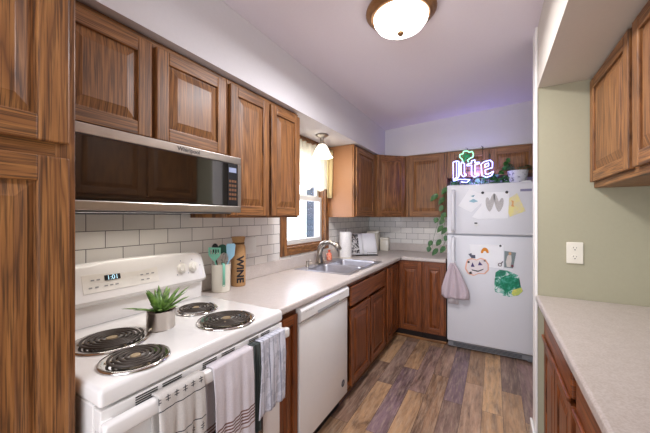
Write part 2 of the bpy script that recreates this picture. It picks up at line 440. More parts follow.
def cab_body(parent, w, d, z0, z1, mats, side=None, name='body', openings=()):
    m = MB(); m.box(0, .019, z0, w, d, z1)
    o = m.build(name, side or mats[0], parent)
    f = MB(); f.box(0, 0, z0, .03, .0185, z1, bev=.002).box(w-.03, 0, z0, w, .0185, z1, bev=.002)
    f.box(.03, 0, z1-.03, w-.03, .0185, z1, mi=1).box(.03, 0, z0, w-.03, .0185, z0+.03, mi=1)
    for x in openings: f.box(x-.02, 0, z0+.03, x+.02, .0185, z1-.03)
    f.build('face_frame', mats, parent)
    return o
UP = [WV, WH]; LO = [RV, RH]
R90 = pi/2
# pantry
t = thing('pantry_cabinet', 'tall oak pantry cabinet with raised panel doors left of the stove', 'cabinet', (.572, -.245, 0), R90)
MB().box(0, .019, .1, .603, .56, 2.10).box(0, .07, 0, .603, .56, .1).build('body', WV, t)
MB().box(0, 0, .1, .04, .0185, 2.10, bev=.002).box(.56, 0, .1, .603, .0185, 2.10, bev=.003).box(.04, 0, 1.49, .56, .0185, 1.57, mi=1).box(.04, 0, 2.06, .56, .0185, 2.1, mi=1).build('face_frame', UP, t)
door(.012, 1.548, .572, .535, UP, t, sw=.062); door(.012, .12, .572, 1.392, UP, t, sw=.062)
# uppers on the window wall
Zt = 2.098
t = thing('wall_cabinet', 'short oak wall cabinet with two doors above the microwave', 'cabinet', (.305, .362, 1.665), R90)
cab_body(t, .745, .303, 0, Zt-1.665, UP, openings=(.35,))
door(.012, .02, .330, .385, UP, t); door(.362, .02, .368, .385, UP, t)
t = thing('wall_cabinet', 'tall oak wall cabinet with two doors between microwave and window', 'cabinet', (.305, 1.11, 1.357), R90)
cab_body(t, .66, .303, 0, Zt-1.357, UP, openings=(.335,))
door(.012, .012, .312, .705, UP, t); door(.345, .012, .312, .705, UP, t)
t = thing('wall_cabinet', 'oak wall cabinet with one narrow door and pale side beyond the window', 'cabinet', (.305, 2.762, 1.357), R90)
cab_body(t, .58, .303, 0, Zt-1.357, UP, side=PLY)
door(.03, .012, .52, .705, UP, t)
MB().box(-.004, .019, 0, 0, .303, Zt-1.357).build('side_panel', PLY, t)['label'] = 'pale veneer side panel'
# diagonal corner cabinet
t = thing('corner_wall_cabinet', 'oak corner wall cabinet with one door set at an angle', 'cabinet', (.012, YB-.012, 1.357), 0)
MB().prism([(0, 0), (0, -.597), (.302, -.597), (.592, -.307), (.592, 0)], 'z', 0, Zt-1.357).build('body', WV, t)
L = math.hypot(.29, .29)
R45 = Matrix.Translation((.302, -.597, 0)) @ Matrix.Rotation(pi/4, 4, 'Z')
def turned(fn):
    before = set(COL.objects); fn(); 
    for o in set(COL.objects)-before:
        o.data.transform(R45)
def _dd():
    MB().box(0, -.0015, 0, L, 0, Zt-1.357).build('face_frame', WV, t)
    door(.022, .012, L-.044, .705, UP, t, y=-.002)
turned(_dd)
t = thing('wall_cabinet', 'oak wall cabinet with one wide door on the end wall beside the refrigerator', 'cabinet', (.608, YB-.325, 1.357), 0)
cab_body(t, .462, .320, 0, Zt-1.357, UP)
door(.035, .012, .40, .705, UP, t)
t = thing('wall_cabinet', 'low oak wall cabinet with two doors above the refrigerator', 'cabinet', (1.073, YB-.325, 1.80), 0)
cab_body(t, .86, .320, 0, Zt-1.80, UP, openings=(.43,))
door(.03, .012, .39, .265, UP, t); door(.44, .012, .39, .265, UP, t)
# uppers on the right wall (fronts look towards -X)
t = thing('wall_cabinet', 'oak wall cabinet with two raised panel doors under the right soffit', 'cabinet', (2.0, 2.078, 1.515), -R90)
cab_body(t, 1.10, .338, 0, 2.097-1.515, UP, openings=(.545,))
door(.012, .03, .515, .535, UP, t); door(.563, .03, .52, .535, UP, t)
t = thing('wall_cabinet', 'oak wall cabinet nearest the camera under the right soffit', 'cabinet', (2.0, .976, 1.515), -R90)
cab_body(t, 1.10, .338, 0, 2.097-1.515, UP, openings=(.545,))
door(.012, .03, .515, .535, UP, t); door(.563, .03, .52, .535, UP, t)

# base cabinets, window wall
ZB = .876
def base(name, label, loc, rz, w, d, fronts, kick=.10, split=()):
    t = thing(name, label, 'cabinet', loc, rz)
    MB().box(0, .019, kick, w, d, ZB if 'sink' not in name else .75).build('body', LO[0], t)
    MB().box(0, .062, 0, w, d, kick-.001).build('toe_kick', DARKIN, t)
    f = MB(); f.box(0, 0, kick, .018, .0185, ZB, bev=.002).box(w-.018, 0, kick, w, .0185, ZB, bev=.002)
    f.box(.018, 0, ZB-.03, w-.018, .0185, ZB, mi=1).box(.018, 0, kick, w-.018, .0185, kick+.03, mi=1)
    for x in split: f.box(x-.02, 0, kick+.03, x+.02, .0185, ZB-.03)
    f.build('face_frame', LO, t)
    for k in fronts:
        if k[0] == 'door': door(k[1], k[2], k[3], k[4], LO, t)
        else:
            m = MB(); m.box(k[1], -.02, k[2], k[1]+k[3], 0, k[2]+k[4], bev=.007, seg=3); m.build(k[0], LO[1], t)
    return t
base('base_cabinet', 'narrow dark oak base cabinet between stove and dishwasher', (.605, 1.132, 0), R90, .188, .59, [('door', .012, .112, .164, .735)])
base('sink_base_cabinet', 'oak sink base cabinet with false drawer front and two doors', (.605, 1.936, 0), R90, .91, .59,
     [('drawer_front', .06, .70, .80, .145), ('door', .06, .112, .385, .565), ('door', .475, .112, .385, .565)], split=(.455,))
base('base_cabinet', 'narrow oak base cabinet between sink base and room corner', (.605, 2.848, 0), R90, .19, .59, [('door', .02, .112, .155, .735)])
# corner cabinet with hinged pair of doors
t = thing('corner_base_cabinet', 'oak corner base cabinet with doors meeting in the counter angle', 'cabinet', (.0, YB, 0), 0)
MB().prism([(.012, -.012), (.012, -.915), (.586, -.915), (.586, -.612), (.862, -.612), (.862, -.012)], 'z', .1, ZB).build('body', RV, t)
MB().prism([(.012, -.012), (.012, -.915), (.54, -.915), (.54, -.56), (.862, -.56), (.862, -.012)], 'z', 0, .099).build('toe_kick', DARKIN, t)
def _f1():
    door(0, .112, .27, .735, LO, t)
b4 = set(COL.objects); _f1()
for o in set(COL.objects)-b4: o.data.transform(Matrix.Translation((.588, -.910, 0)) @ Matrix.Rotation(pi/2, 4, 'Z'))
b4 = set(COL.objects); _f1()
for o in set(COL.objects)-b4: o.data.transform(Matrix.Translation((.612, -.614, 0)) @ Matrix.Scale(.9, 4, (1, 0, 0)))
base('base_cabinet', 'oak base cabinet with one door beside the refrigerator', (.866, YB-.615, 0), 0, .234, .60, [('door', .016, .112, .205, .735)])

# base cabinets, right
t = base('base_cabinet', 'oak base cabinet under the right counter, next to the partition', (1.80, 2.078, 0), -R90, .735, .53,
     [('drawer_front', .035, .70, .665, .13), ('door', .035, .112, .325, .565), ('door', .375, .112, .325, .565)], split=(.3675,))
for o in list(t.children):
    if o.name.startswith('drawer_front'):
        MB().box(.035, -.032, .688, .70, -.019, .706, bev=.004, seg=2).build('finger_pull', RH, o)
t = base('base_cabinet', 'oak base cabinet under the right counter, nearest the camera', (1.80, 1.341, 0), -R90, .90, .53,
     [('drawer_front', .035, .70, .83, .13), ('door', .035, .112, .41, .565), ('door', .455, .112, .41, .565)], split=(.45,))
for o in list(t.children):
    if o.name.startswith('drawer_front'):
        MB().box(.035, -.032, .688, .865, -.019, .706, bev=.004, seg=2).build('finger_pull', RH, o)
base('base_cabinet', 'oak base cabinet at the near end of the right counter', (1.80, .439, 0), -R90, .90, .53,
     [('drawer_front', .035, .70, .83, .13), ('door', .035, .112, .41, .565), ('door', .455, .112, .41, .565)], split=(.45,))

# ------------------------------------------------------------------ worktops
def edge_prof(x1, z0=.8765, z1=.914, back=0):
    """section of the rolled front edge ending at x1"""
    r = .010; P = [(x1-.05, z0)]
    P += [(x1-r+r*sin(a), z0+r-r*cos(a)) for a in (0, .5, 1.05, pi/2)]
    P += [(x1-r+r*cos(a), z1-r+r*sin(a)) for a in (0, .5, 1.05, pi/2)]
    P += [(x1-.05, z1)]
    return P
SX0, SX1, SY0, SY1 = .115, .545, 2.085, 2.805     # sink cut-out
t = thing('countertop', 'beige laminate L shaped countertop with sink cut-out under the window', 'countertop', (0, 0, 0))
m = MB(); z0, z1 = .8765, .914
Yc = YB-.635
m.box(.009, 1.134, z0, .586, SY0, z1).box(.009, SY1, z0, .586, Yc+.049, z1).box(.009, SY0, z0, SX0, SY1, z1).box(SX1, SY0, z0, .586, SY1, z1)
m.box(.009, Yc+.049, z0, 1.098, YB-.009, z1).box(.586, Yc+.0, z0, .64, Yc+.05, z1)
m.prism(edge_prof(.635), 'y', 1.134, Yc+.012)
m.prism([(Yc+.635-p[0]+.0, p[1]) for p in edge_prof(.635)], 'x', .625, 1.098)
m.build('worktop', COUNTER, t)
m = MB().box(.009, 1.134, .9145, .028, 3.925, 1.012, bev=.004).box(.028, 3.926, .9145, 1.098, 3.946, 1.012, bev=.004)
m.build('backsplash_lip', COUNTER, t)
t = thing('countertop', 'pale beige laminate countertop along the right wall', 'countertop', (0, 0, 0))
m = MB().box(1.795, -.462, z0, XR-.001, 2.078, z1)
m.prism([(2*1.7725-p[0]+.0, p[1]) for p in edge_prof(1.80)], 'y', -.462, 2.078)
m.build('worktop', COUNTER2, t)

# ------------------------------------------------------------------ sink and faucet
t = thing('kitchen_sink', 'stainless steel double bowl sink set in the beige counter', 'sink', (0, 0, 0))
m = MB(); zr = .9185; zt = .9145
RX0, RX1, RY0, RY1 = .062, .578, 2.062, 2.828
B = [(.150, 2.095, .535, 2.432), (.150, 2.458, .535, 2.795)]
m.box(RX0, RY0, zt, .150, RY1, zr, bev=.0015).box(.535, RY0, zt, RX1, RY1, zr, bev=.0015)
m.box(.150, RY0, zt, .535, 2.095, zr, bev=.0015).box(.150, 2.432, zt, .535, 2.458, zr, bev=.0015).box(.150, 2.795, zt, .535, RY1, zr, bev=.0015)
m.build('rim', SINKM, t)
for x0, y0, x1, y1 in B:
    m = MB(); lv = [(0, zr), (.006, .905), (.012, .80), (.03, .765)]
    def rr(i, z, r=.045, n=5):
        P = []
        for cx_, cy_, a0 in ((x1-r, y1-r, 0), (x0+r, y1-r, 90), (x0+r, y0+r, 180), (x1-r, y0+r, 270)):
            for k in range(n+1):
                a = radians(a0+90*k/n); P.append(m.bm.verts.new((cx_+(r-i)*cos(a) if r > i else cx_, cy_+(r-i)*sin(a) if r > i else cy_, z)))
        return P
    Rg = [rr(i, z) for i, z in lv]
    # square-to-round cover under the rim
    for A, Bq in zip(Rg, Rg[1:]):
        for k in range(len(A)): m.bm.faces.new((A[k], Bq[k], Bq[(k+1) % len(A)], A[(k+1) % len(A)]))
    m.bm.faces.new(Rg[-1])
    for f in m.bm.faces: f.smooth = True
    # corner webs between the square cut and the rounded bowl
    for cx_, cy_, s_, q in ((x1, y1, 0, 0), (x0, y1, 1, 1), (x0, y0, 2, 2), (x1, y0, 3, 3)):
        c = m.bm.verts.new((cx_, cy_, zr-.0004)); seg = Rg[0][q*6:q*6+6]
        for k in range(5): m.bm.faces.new((c, seg[k], seg[k+1]))
    b = m.build('bowl', SINKM, t)
    MB().lathe([(0, .768), (.03, .768), (.042, .7665), (.042, .765)], ((x0+x1)/2, (y0+y1)/2, .0015), 24).build('drain', CHROME, b)
t = thing('kitchen_faucet', 'brushed nickel single lever faucet at the back of the sink', 'faucet', (.105, 2.42, .919))
MB().lathe([(0, 0), (.032, 0), (.032, .006), (.024, .012), (0, .012)], sx=1, sy=2.6).build('base_plate', NICKEL, t, auto=True)
m = MB(); m.tube([(0, 0, .01), (0, 0, .10), (.014, .004, .15), (.05, .010, .19), (.10, .016, .205), (.15, .02, .19)], .02, 14, radii=[.030, .027, .024, .021, .020, .020])
m.build('spout', NICKEL, t, True)
m = MB(); m.tube([(.14, .018, .194), (.17, .022, .176), (.198, .025, .135)], .02, 14, radii=[.021, .026, .024]); m.build('spray_head', NICKEL, t, True)
m = MB(); m.tube([(0, 0, .10), (-.005, -.005, .15), (.03, -.02, .195), (.085, -.03, .225)], .01, 10, radii=[.022, .021, .012, .008]); m.build('lever', NICKEL, t, True)
t = thing('soap_dispenser', 'small nickel soap dispenser left of the faucet', 'soap dispenser', (.098, 2.215, .919))
MB().lathe([(0, 0), (.018, 0), (.018, .005), (.012, .01), (.011, .04), (.014, .042), (.014, .052), (0, .054)]).build('stem', NICKEL, t, True)
MB().tube([(0, 0, .05), (.02, 0, .055), (.05, 0, .046)], .005, 8).build('nozzle', NICKEL, t, True)
ORANGE = NT('soap_label'); v = ORANGE.coords(); n = ORANGE.noise(v, 45, 2)
ORANGE.l(ORANGE.ramp(n, [(.42, lin(238, 150, 116)), (.5, lin(214, 64, 40)), (.6, lin(244, 178, 150))]), ORANGE.b.inputs['Base Color'])
t = thing('soap_bottle', 'small orange dish soap bottle beside the faucet', 'bottle', (.075, 2.66, .9195))
MB().lathe([(0, 0), (.024, 0), (.027, .005), (.027, .055), (.020, .070), (.010, .078), (.010, .085), (0, .085)], sy=1.1).build('bottle_body', ORANGE.m, t, True)
MB().lathe([(0, .0855), (.012, .0855), (.012, .102), (.005, .106), (0, .106)]).build('cap', plain('orange_cap', lin(208, 84, 52), .4), t, True)

# ------------------------------------------------------------------ stove
t = thing('electric_range', 'white freestanding electric stove with four coil burners', 'stove', (.655, .372, 0), R90)
Wd = .755; D = .615
MB().box(0.003, .03, .02, Wd-.003, D, .868, bev=.004).build('body', ENAMEL, t)
MB().box(0, -.012, .869, Wd, D-.03, .920, bev=.012, seg=4).build('cooktop', ENAMEL, t, auto=True)
MB().box(.004, -.008, .806, Wd-.004, .029, .863, bev=.003).build('vent_panel', ENAMEL, t)
vp = [o for o in t.children if o.name.startswith('vent_panel')][0]
for a, b in ((.089, .152), (.167, .231), (.310, .369), (.392, .455), (.533, .588), (.603, .660)):
    for k in range(4): MB().box(a, -.0092, .8335+k*.0068, b, -.0082, .8368+k*.0068).build('vent_slot', BLACK, vp)
m = MB().box(.006, .0, .21, Wd-.006, .028, .80, bev=.008, seg=3); dr = m.build('oven_door', ENAMEL, t, auto=True)
MB().box(.13, -.0035, .33, Wd-.13, -.0005, .62, bev=.001).build('oven_window', BLACKGLASS, dr)
m = MB().box(-.004, -.050, .800, Wd+.004, -.021, .844, bev=.008, seg=3)
m.box(.0, -.022, .760, .03, .0005, .838, bev=.003).box(Wd-.03, -.022, .760, Wd, .0005, .838, bev=.003)
m.build('handle', ENAMEL, dr, auto=True)
MB().box(.006, .004, .04, Wd-.006, .028, .20, bev=.008, seg=3).build('storage_drawer', ENAMEL, t, auto=True)
MB().box(.04, .05, 0, .09, .09, .0195).box(Wd-.09, .05, 0, Wd-.04, .09, .0195).build('foot', BLACK, t)
# backguard: profile in (y,z); bulging console with an arched top
bgm = MB()
prof = [(.533, .921), (.525, 1.005), (.498, 1.018), (.492, 1.03), (.528, 1.150), (.538, 1.162), (.555, 1.166), (.585, 1.160), (.605, 1.135), (.612, .921)]
nseg = 24; rings = []
for i in range(nseg+1):
    u = i/nseg; x = u*(Wd-.024); k = max(0, 1-(2*u-1)**4); arch = .012*(1-(2*u-1)**2)
    e = min(u, 1-u)*Wd; rnd = 0 if e > .02 else (.02-e)/.02*.012
    rings.append([bgm.bm.verts.new((x, y+(rnd if y < .55 else -rnd*.3), z+(arch-rnd)*(max(0, z-1.03)/.13))) for y, z in prof])
n = len(prof)
for A, Bq in zip(rings, rings[1:]):
    for k in range(n): bgm.bm.faces.new((A[k], A[(k+1) % n], Bq[(k+1) % n], Bq[k]))
bgm.bm.faces.new(rings[0]); bgm.bm.faces.new(rings[-1][::-1]); bmesh.ops.recalc_face_normals(bgm.bm, faces=bgm.bm.faces[:])
bg = bgm.build('backguard', ENAMEL, t, auto=True)
tilt = math.atan2(.036, .12)
def onface(x, z, off=.001):      # matrix on the tilted console face, x right, y up, z out
    y = .492+(z-1.03)*.3
    return at(x, y-off, z) @ Matrix.Rotation(pi/2-tilt, 4, 'X')
def plate(name, x, z, w, h, th, mat, par, off=.0012):
    m = MB().box(-w/2, -h/2, 0, w/2, h/2, th, bev=min(th*.4, .002)); o = m.build(name, mat, par); o.data.transform(onface(x, z, off)); return o
plate('control_overlay', .315, 1.095, .30, .075, .001, plain('warm_white_overlay', lin(238, 234, 226), .35), bg)
disp = plate('clock_display', .272, 1.110, .060, .022, .0012, BLACK, bg, .0032)
LED = plain('display_led', (.55, .85, 1), .5, emit=.7)
text('clock_digits', '1:01', .027, LED, bg, onface(.272, 1.110, .0058), .0003, sx=.95)
GREYT = plain('printed_grey', lin(150, 150, 150), .6)
for x, z in [(.19, 1.080), (.212, 1.080), (.245, 1.080), (.265, 1.080), (.285, 1.080), (.39, 1.10), (.415, 1.10), (.39, 1.078), (.415, 1.078), (.20, 1.108), (.22, 1.108), (.44, 1.1)]:
    plate('button_mark', x, z, .012, .005, .0006, GREYT, bg, .0034)
KN = plain('knob_white', lin(238, 234, 226), .35)
for x in (.590, .656):
    m = MB().lathe([(0, 0), (.025, 0), (.026, .004), (.022, .008), (.020, .022), (0, .023)], seg=24).box(-.0035, -.016, .0225, .0035, .016, .028, bev=.0015)
    k = m.build('knob', KN, bg, auto=True); k.data.transform(onface(x, 1.098, .001) @ Matrix.Rotation(radians(-12), 4, 'Z'))
for x, z in ((.590, 1.135), (.656, 1.135), (.622, 1.070), (.56, 1.07), (.698, 1.10)):
    plate('dial_mark', x, z, .004, .004, .0006, plain('printed_blue', lin(60, 70, 120), .5), bg, .0015)
# burners : local x = Y-.372, local y = .655-X
for X, Y, r in ((.352, .545, .098), (.567, .512, .080), (.305, .925, .080), (.545, .893, .098)):
    cx_, cy_ = Y-.372, .655-X; ci = plain
    m = MB().lathe([(0, .914), (r*.35, .915), (r*.80, .9215), (r*1.08, .9255), (r*1.19, .9262), (r*1.22, .9215), (r*1.22, .9205)], (cx_, cy_, .0012), 40)
    pan = m.build('drip_pan', CHROME, t, True)
    path = []; turns = 4 if r < .09 else 5; N = turns*28
    for i in range(N+1):
        u = i/N; a = u*turns*2*pi; rr_ = r*(.24+.74*u); path.append((cx_+rr_*cos(a), cy_+rr_*sin(a), .9335))
    m = MB().tube(path, .0045, 8, flat=.8)
    m.build('burner_coil', COIL, t, True)
    m = MB().lathe([(0, .9345), (r*.17, .9345), (r*.19, .931), (r*.19, .926), (0, .926)], (cx_, cy_, 0), 20)
    for k in range(3):
        a = k*2*pi/3+.5; m.box(-.0, -.002, .9262, r*1.0, .002, .928)
        m.bm.verts.ensure_lookup_table(); bmesh.ops.rotate(m.bm, verts=m.bm.verts[-8:], cent=(0, 0, 0), matrix=Matrix.Rotation(a, 3, 'Z'))
        bmesh.ops.translate(m.bm, verts=m.bm.verts[-8:], vec=(cx_, cy_, 0))
    m.build('burner_center', plain('burner_center', lin(170, 150, 120), .5, metal=.5), t, auto=True)
# tin plant on the cooktop
def m_leaf(name, c1, c2, sc=30):
    m = NT(name); n = m.noise(m.coords(), sc, 3)
    m.l(m.ramp(n, [(.35, c1), (.65, c2)]), m.b.inputs['Base Color']); m.b.inputs['Roughness'].default_value = .4
    return m.m
ALOE = m_leaf('aloe_leaf', lin(58, 92, 34), lin(120, 156, 70), 60)
t = thing('potted_succulent', 'small spiky aloe plant in a silver tin on the stove', 'plant', (.385, .705, .9205))
MB().lathe([(0, 0), (.047, 0), (.050, .004), (.050, .066), (.052, .069), (.052, .074), (.0495, .074), (.048, .07), (.046, .060)], sx=.95, sy=1.05).build('tin_pot', STEEL, t, auto=True)
MB().lathe([(0, .066), (.047, .064), (.047, .055), (0, .055)], seg=20).build('soil', plain('potting_soil', lin(66, 40, 26), .95, var=.4, vs=200), t)
m = MB()
for k in range(20):
    a = k*2.399; el = .45+.75*((k*2 % 5)/4); Ln = .092+.035*random.random(); r0 = .008+.006*random.random()
    d = Vector((cos(a)*cos(el), sin(a)*cos(el)*1.1, sin(el)))
    b = Vector((cos(a)*r0, sin(a)*r0, .066)); c = -Vector((0, 0, 1))*.006
    pts = [b, b+d*Ln*.4, b+d*Ln*.75+c*.3+Vector((d.x, d.y, 0))*.006, b+d*Ln+c+Vector((d.x, d.y, 0))*.014]
    m.tube(pts, .006, 6, radii=[.0095, .0115, .0075, .0006], flat=.35)
m.build('foliage', ALOE, t, True)

# ------------------------------------------------------------------ microwave
t = thing('microwave', 'stainless low profile over-the-range microwave with dark glass door', 'microwave', (.39, .366, 1.385), R90)
w, h = .764, .282
MB().box(0.003, .02, .004, w-.003, .378, h-.004, bev=.003).build('body', BLACK, t)
dm = MB().box(0, 0, 0, w, .0195, .032, bev=.003).box(0, 0, h-.036, w, .0195, h, bev=.003).box(w-.022, .0004, .032, w, .0195, h-.036).build('door_frame', STEEL, t)
MB().box(.002, -.001, .033, w-.023, .019, h-.037, bev=.002).build('glass_front', BLACKGLASS, t)
m = MB().box(w-.090, -.003, .036, w-.028, -.0012, h-.040, bev=.0006); cp = m.build('control_panel', BLACK, t)
MB().box(w-.084, -.0038, h-.082, w-.036, -.0031, h-.058).build('display', plain('microwave_display', lin(150, 160, 190), .3), cp)
m = MB()
for i in range(3):
    for j in range(5): m.box(w-.083+i*.017, -.0038, .062+j*.022, w-.070+i*.017, -.0031, .074+j*.022)
m.build('buttons', plain('button_copper', lin(120, 82, 56), .4), cp)
text('brand_lettering', 'Whirlpool', .026, plain('dark_lettering', lin(70, 68, 72), .5), t, at(.46, -.0012, h-.018) @ FRONT, .0003)
light('cooktop_light', 'AREA', (.22, .74, 1.374), (0, radians(-18), 0), 1.5, (1, .93, .84), shape='RECTANGLE', size=.12, size_y=.5)
MB().box(.02, .05, -.006, w-.02, .30, .003).box(.0, .32, -.012, w-.12, .388, .003).build('vent_grille', GREYP, t)

# ------------------------------------------------------------------ dishwasher
t = thing('dishwasher', 'white front control dishwasher between base cabinets', 'dishwasher', (.625, 1.326, 0), R90)
w = .604
MB().box(.006, .03, .10, w-.006, .59, .868).build('body', GREYP, t)
MB().box(.02, .06, 0, w-.02, .2, .0995).build('toe_panel', BLACK, t)
MB().box(0, 0, .105, w, .0295, .782, bev=.006, seg=3).build('door', ENAMEL, t, auto=True)
cpn = MB().prism([(-.004, .79), (.002, .785), (.0295, .785), (.0295, .870), (.006, .870), (-.012, .850), (-.012, .80)], 'x', 0, w).build('control_panel', ENAMEL, t)
m = MB().box(.17, -.0135, .797, .44, -.0125, .812); m.build('handle_pocket', plain('pocket_grey', lin(170, 170, 172), .4), cpn)
for x in [.04+k*.018 for k in range(5)]+[.45+k*.018 for k in range(4)]: MB().box(x, -.0128, .838, x+.01, -.0122, .841).build('button_mark', GREYT, cpn)
lg = MB().lathe([(0, 0), (.024, 0), (.024, .0015), (0, .0015)], seg=28, M=Matrix.Rotation(pi/2, 4, 'X')).build('round_logo', plain('logo_grey', lin(84, 86, 94), .5), t); lg.data.transform(at(.530, -.0005, .205))
text('logo_letters', 'GE', .018, GREYT, lg, at(.530, -.0022, .205) @ FRONT, .0002)

# ------------------------------------------------------------------ refrigerator
XF = 1.112; YF = 3.33; WF = .757; HF = 1.689
t = thing('refrigerator', 'white top freezer refrigerator covered with papers and magnets', 'refrigerator', (XF, YF, 0), 0)
MB().box(.004, .062, .03, WF-.004, .61, HF-.004, bev=.006).build('body', FRIDGE, t)
MB().box(.0, 0, 1.184, WF, .060, HF, bev=.012, seg=4).build('freezer_door', FRIDGE, t, auto=True)
MB().box(.0, 0, .075, WF, .060, 1.172, bev=.012, seg=4).build('refrigerator_door', FRIDGE, t, auto=True)
gr = MB().box(.01, .02, .015, WF-.01, .061, .068, bev=.004).build('base_grille', plain('grille_grey', lin(130, 130, 134), .5), t)
m = MB()
m.bm.free()
for k in range(3): MB().box(.06, .0185, .026+k*.012, WF-.10, .0198, .032+k*.012).build('grille_slot', BLACK, gr)
MB().box(WF-.055, .008, .012, WF-.01, .03, .03).box(.02, .07, 0, .06, .11, .0295).box(WF-.06, .07, 0, WF-.02, .11, .0295).build('foot', GREYP, t)
for z0_, z1_ in ((1.200, 1.640), (.60, 1.155)):
    m = MB(); x = .062
    m.tube([(x, .001, z0_+.01), (x, -.022, z0_+.02), (x, -.036, z0_+.06), (x, -.038, (z0_+z1_)/2), (x, -.036, z1_-.06), (x, -.022, z1_-.02), (x, .001, z1_-.01)], .019, 12, flat=.8)
    m.build('handle', FRIDGE, t, True)
MB().box(WF-.115, -.0015, 1.600, WF-.025, -.0003, 1.622, bev=.0005).build('brand_plate', plain('brand_plate', lin(132, 128, 160), .4), t)
m = MB().box(WF-.10, .01, HF-.001, WF-.03, .09, HF+.012, bev=.003); m.build('hinge_cover', PLASTIC, t)

# papers and magnets on the refrigerator
def sheet(name, label, cat, pts, mat, yoff=.0015, group=None, curl=0):
    """a sheet of paper: outline given as photo positions on the door plane, real thickness"""
    W3 = [ray(px, py, Y=YF-yoff) for px, py in pts]
    c = sum(W3, Vector())/len(W3)
    m = MB(); m.prism([(p.x-c.x, p.z-c.z) for p in W3], 'y', 0, -.0008)
    o = m.build(name, mat); o.location = (c.x, YF-yoff+.0002, c.z)
    return tag(o, label, cat, group)
def pm(name, col, spots=None, sc=40, thr=.55):
    m = NT(name); n = m.noise(m.coords(), sc, 3, .6); m.b.inputs['Roughness'].default_value = .7
    m.l(m.ramp(n, spots or [(thr, col), (thr+.06, tuple(c*.85 for c in col))]), m.b.inputs['Base Color']); return m.m
PAPER = plain('white_paper', lin(246, 246, 250), .8, var=.01)
c5 = lambda x, y: (445+x/7.222, 185+y/7.222)          # positions read off an enlargement
s = sheet('paper_note', 'white card with blue drawing tilted at upper left of freezer door', 'paper', [c5(175, 30), c5(310, 85), c5(190, 198), c5(95, 150)], PAPER, .0014)
def onsheet(s, name, pts, mat, th=.0004, closed=True):
    m = MB(); m.prism([(ray(px, py, Y=YF).x-s.location.x, ray(px, py, Y=YF).z-s.location.z) for px, py in pts], 'y', -.0009, -.0009-th)
    return m.build(name, mat, s)
onsheet(s, 'drawing', [c5(172, 118), c5(205, 100), c5(240, 118), c5(205, 128)], plain('blue_ink', lin(150, 190, 208), .7))
onsheet(s, 'drawing', [c5(185, 80), c5(215, 72), c5(205, 88)], plain('teal_ink', lin(110, 160, 180), .7))
s = sheet('paper_note', 'pale yellow drawing tilted beside the large letter on freezer door', 'paper', [c5(425, 122), c5(520, 58), c5(582, 188), c5(468, 230)], pm('yellow_paper', lin(232, 222, 160), [(.4, lin(226, 216, 190)), (.6, lin(236, 224, 150))], 14), .0016)
onsheet(s, 'drawing', [c5(478, 108), c5(498, 118), c5(494, 140), c5(500, 160), c5(478, 152), c5(484, 130)], plain('orange_ink', lin(224, 170, 110), .7))
s = sheet('letter_craft', 'white sheet with grey handprint letter W on the freezer door', 'artwork', [c5(270, 50), c5(465, 50), c5(455, 240), c5(238, 246), c5(195, 230), c5(262, 150)], PAPER, .0030)
GP = pm('speckled_grey_paint', None, [(.4, lin(176, 172, 174)), (.6, lin(206, 202, 200))], 220)
m = MB()
for (xa, ya, xb, yb, wd) in ((304, 92, 322, 188, 17), (322, 188, 352, 66, 15), (358, 66, 388, 190, 15), (388, 190, 414, 96, 17)):
    pts = []
    for k in range(20):
        a_ = 2*pi*k/20; L_ = math.hypot(xb-xa, yb-ya); dx, dy = (xb-xa)/L_, (yb-ya)/L_
        e_ = L_*.5*cos(a_)*1.06; f_ = wd*sin(a_)*(1.1-.1*abs(cos(a_)))
        p = ray(*c5((xa+xb)/2+dx*e_-dy*f_, (ya+yb)/2+dy*e_+dx*f_), Y=YF); pts.append((p.x-s.location.x, p.z-s.location.z))
    m.prism(pts, 'y', -.0009, -.0013-.0001*wd)
m.build('painted_letter', GP, s)
MAG = plain('black_magnet', lin(34, 28, 34), .4)
def magnet(px, py, mat, label, r=.013, y=.0041, name='magnet'):
    p = ray(px, py, Y=YF-y); o = MB().lathe([(0, 0), (r, 0), (r, .005), (r*.8, .007), (0, .007)], seg=18, M=Matrix.Rotation(pi/2, 4, 'X')).build(name, mat, auto=True)
    o.location = (p.x, YF-y, p.z); return tag(o, label, 'magnet', 'magnets on the refrigerator')
magnet(*c5(272, 56), MAG, 'black round magnet at left end of the letter W sheet')
magnet(*c5(446, 52), MAG, 'black round magnet at right end of the letter W sheet')
t = thing('magnet_clip', 'small white magnet with dark top below the sheets on freezer door', 'magnet', ray(*c5(226, 285), Y=YF-.0008), 0, 'magnets on the refrigerator')
MB().lathe([(0, 0), (.018, 0), (.018, .006), (0, .007)], seg=18, M=Matrix.Rotation(pi/2, 4, 'X')).build('disc', PLASTIC, t)
MB().box(-.016, -.012, .006, .010, -.0075, .020, bev=.001).build('clip', MAG, t)
c6 = lambda x, y: (450+x/6.984, 238+y/6.984)
s = sheet('paper_note', 'white paper with small orange rainbow on refrigerator door', 'paper', [c6(135, 42), c6(375, 50), c6(372, 215), c6(250, 200), c6(150, 150)], PAPER, .0014)
arc = [c6(243+28*cos(a), 105-38*sin(a)) for a in [pi*k/10 for k in range(11)]]+[c6(243+12*cos(a), 105-15*sin(a)) for a in [pi*k/6 for k in range(6, -1, -1)]]
onsheet(s, 'rainbow', arc, plain('rainbow_orange', lin(222, 140, 44), .7))
magnet(*c6(352, 55), MAG, 'dark magnet at top right of the rainbow paper', .010, .0026)
pk = [(110, 175), (120, 150), (150, 140), (185, 150), (215, 138), (250, 150), (272, 185), (272, 225), (245, 252), (200, 250), (165, 265), (125, 250), (104, 215)]
s = sheet('pumpkin_craft', 'white paper pumpkin with orange edge and purple eyes on refrigerator door', 'artwork', [c6(*p) for p in pk], plain('orange_edge', lin(232, 176, 150), .7), .0030)
cxp, cyp = 190, 200
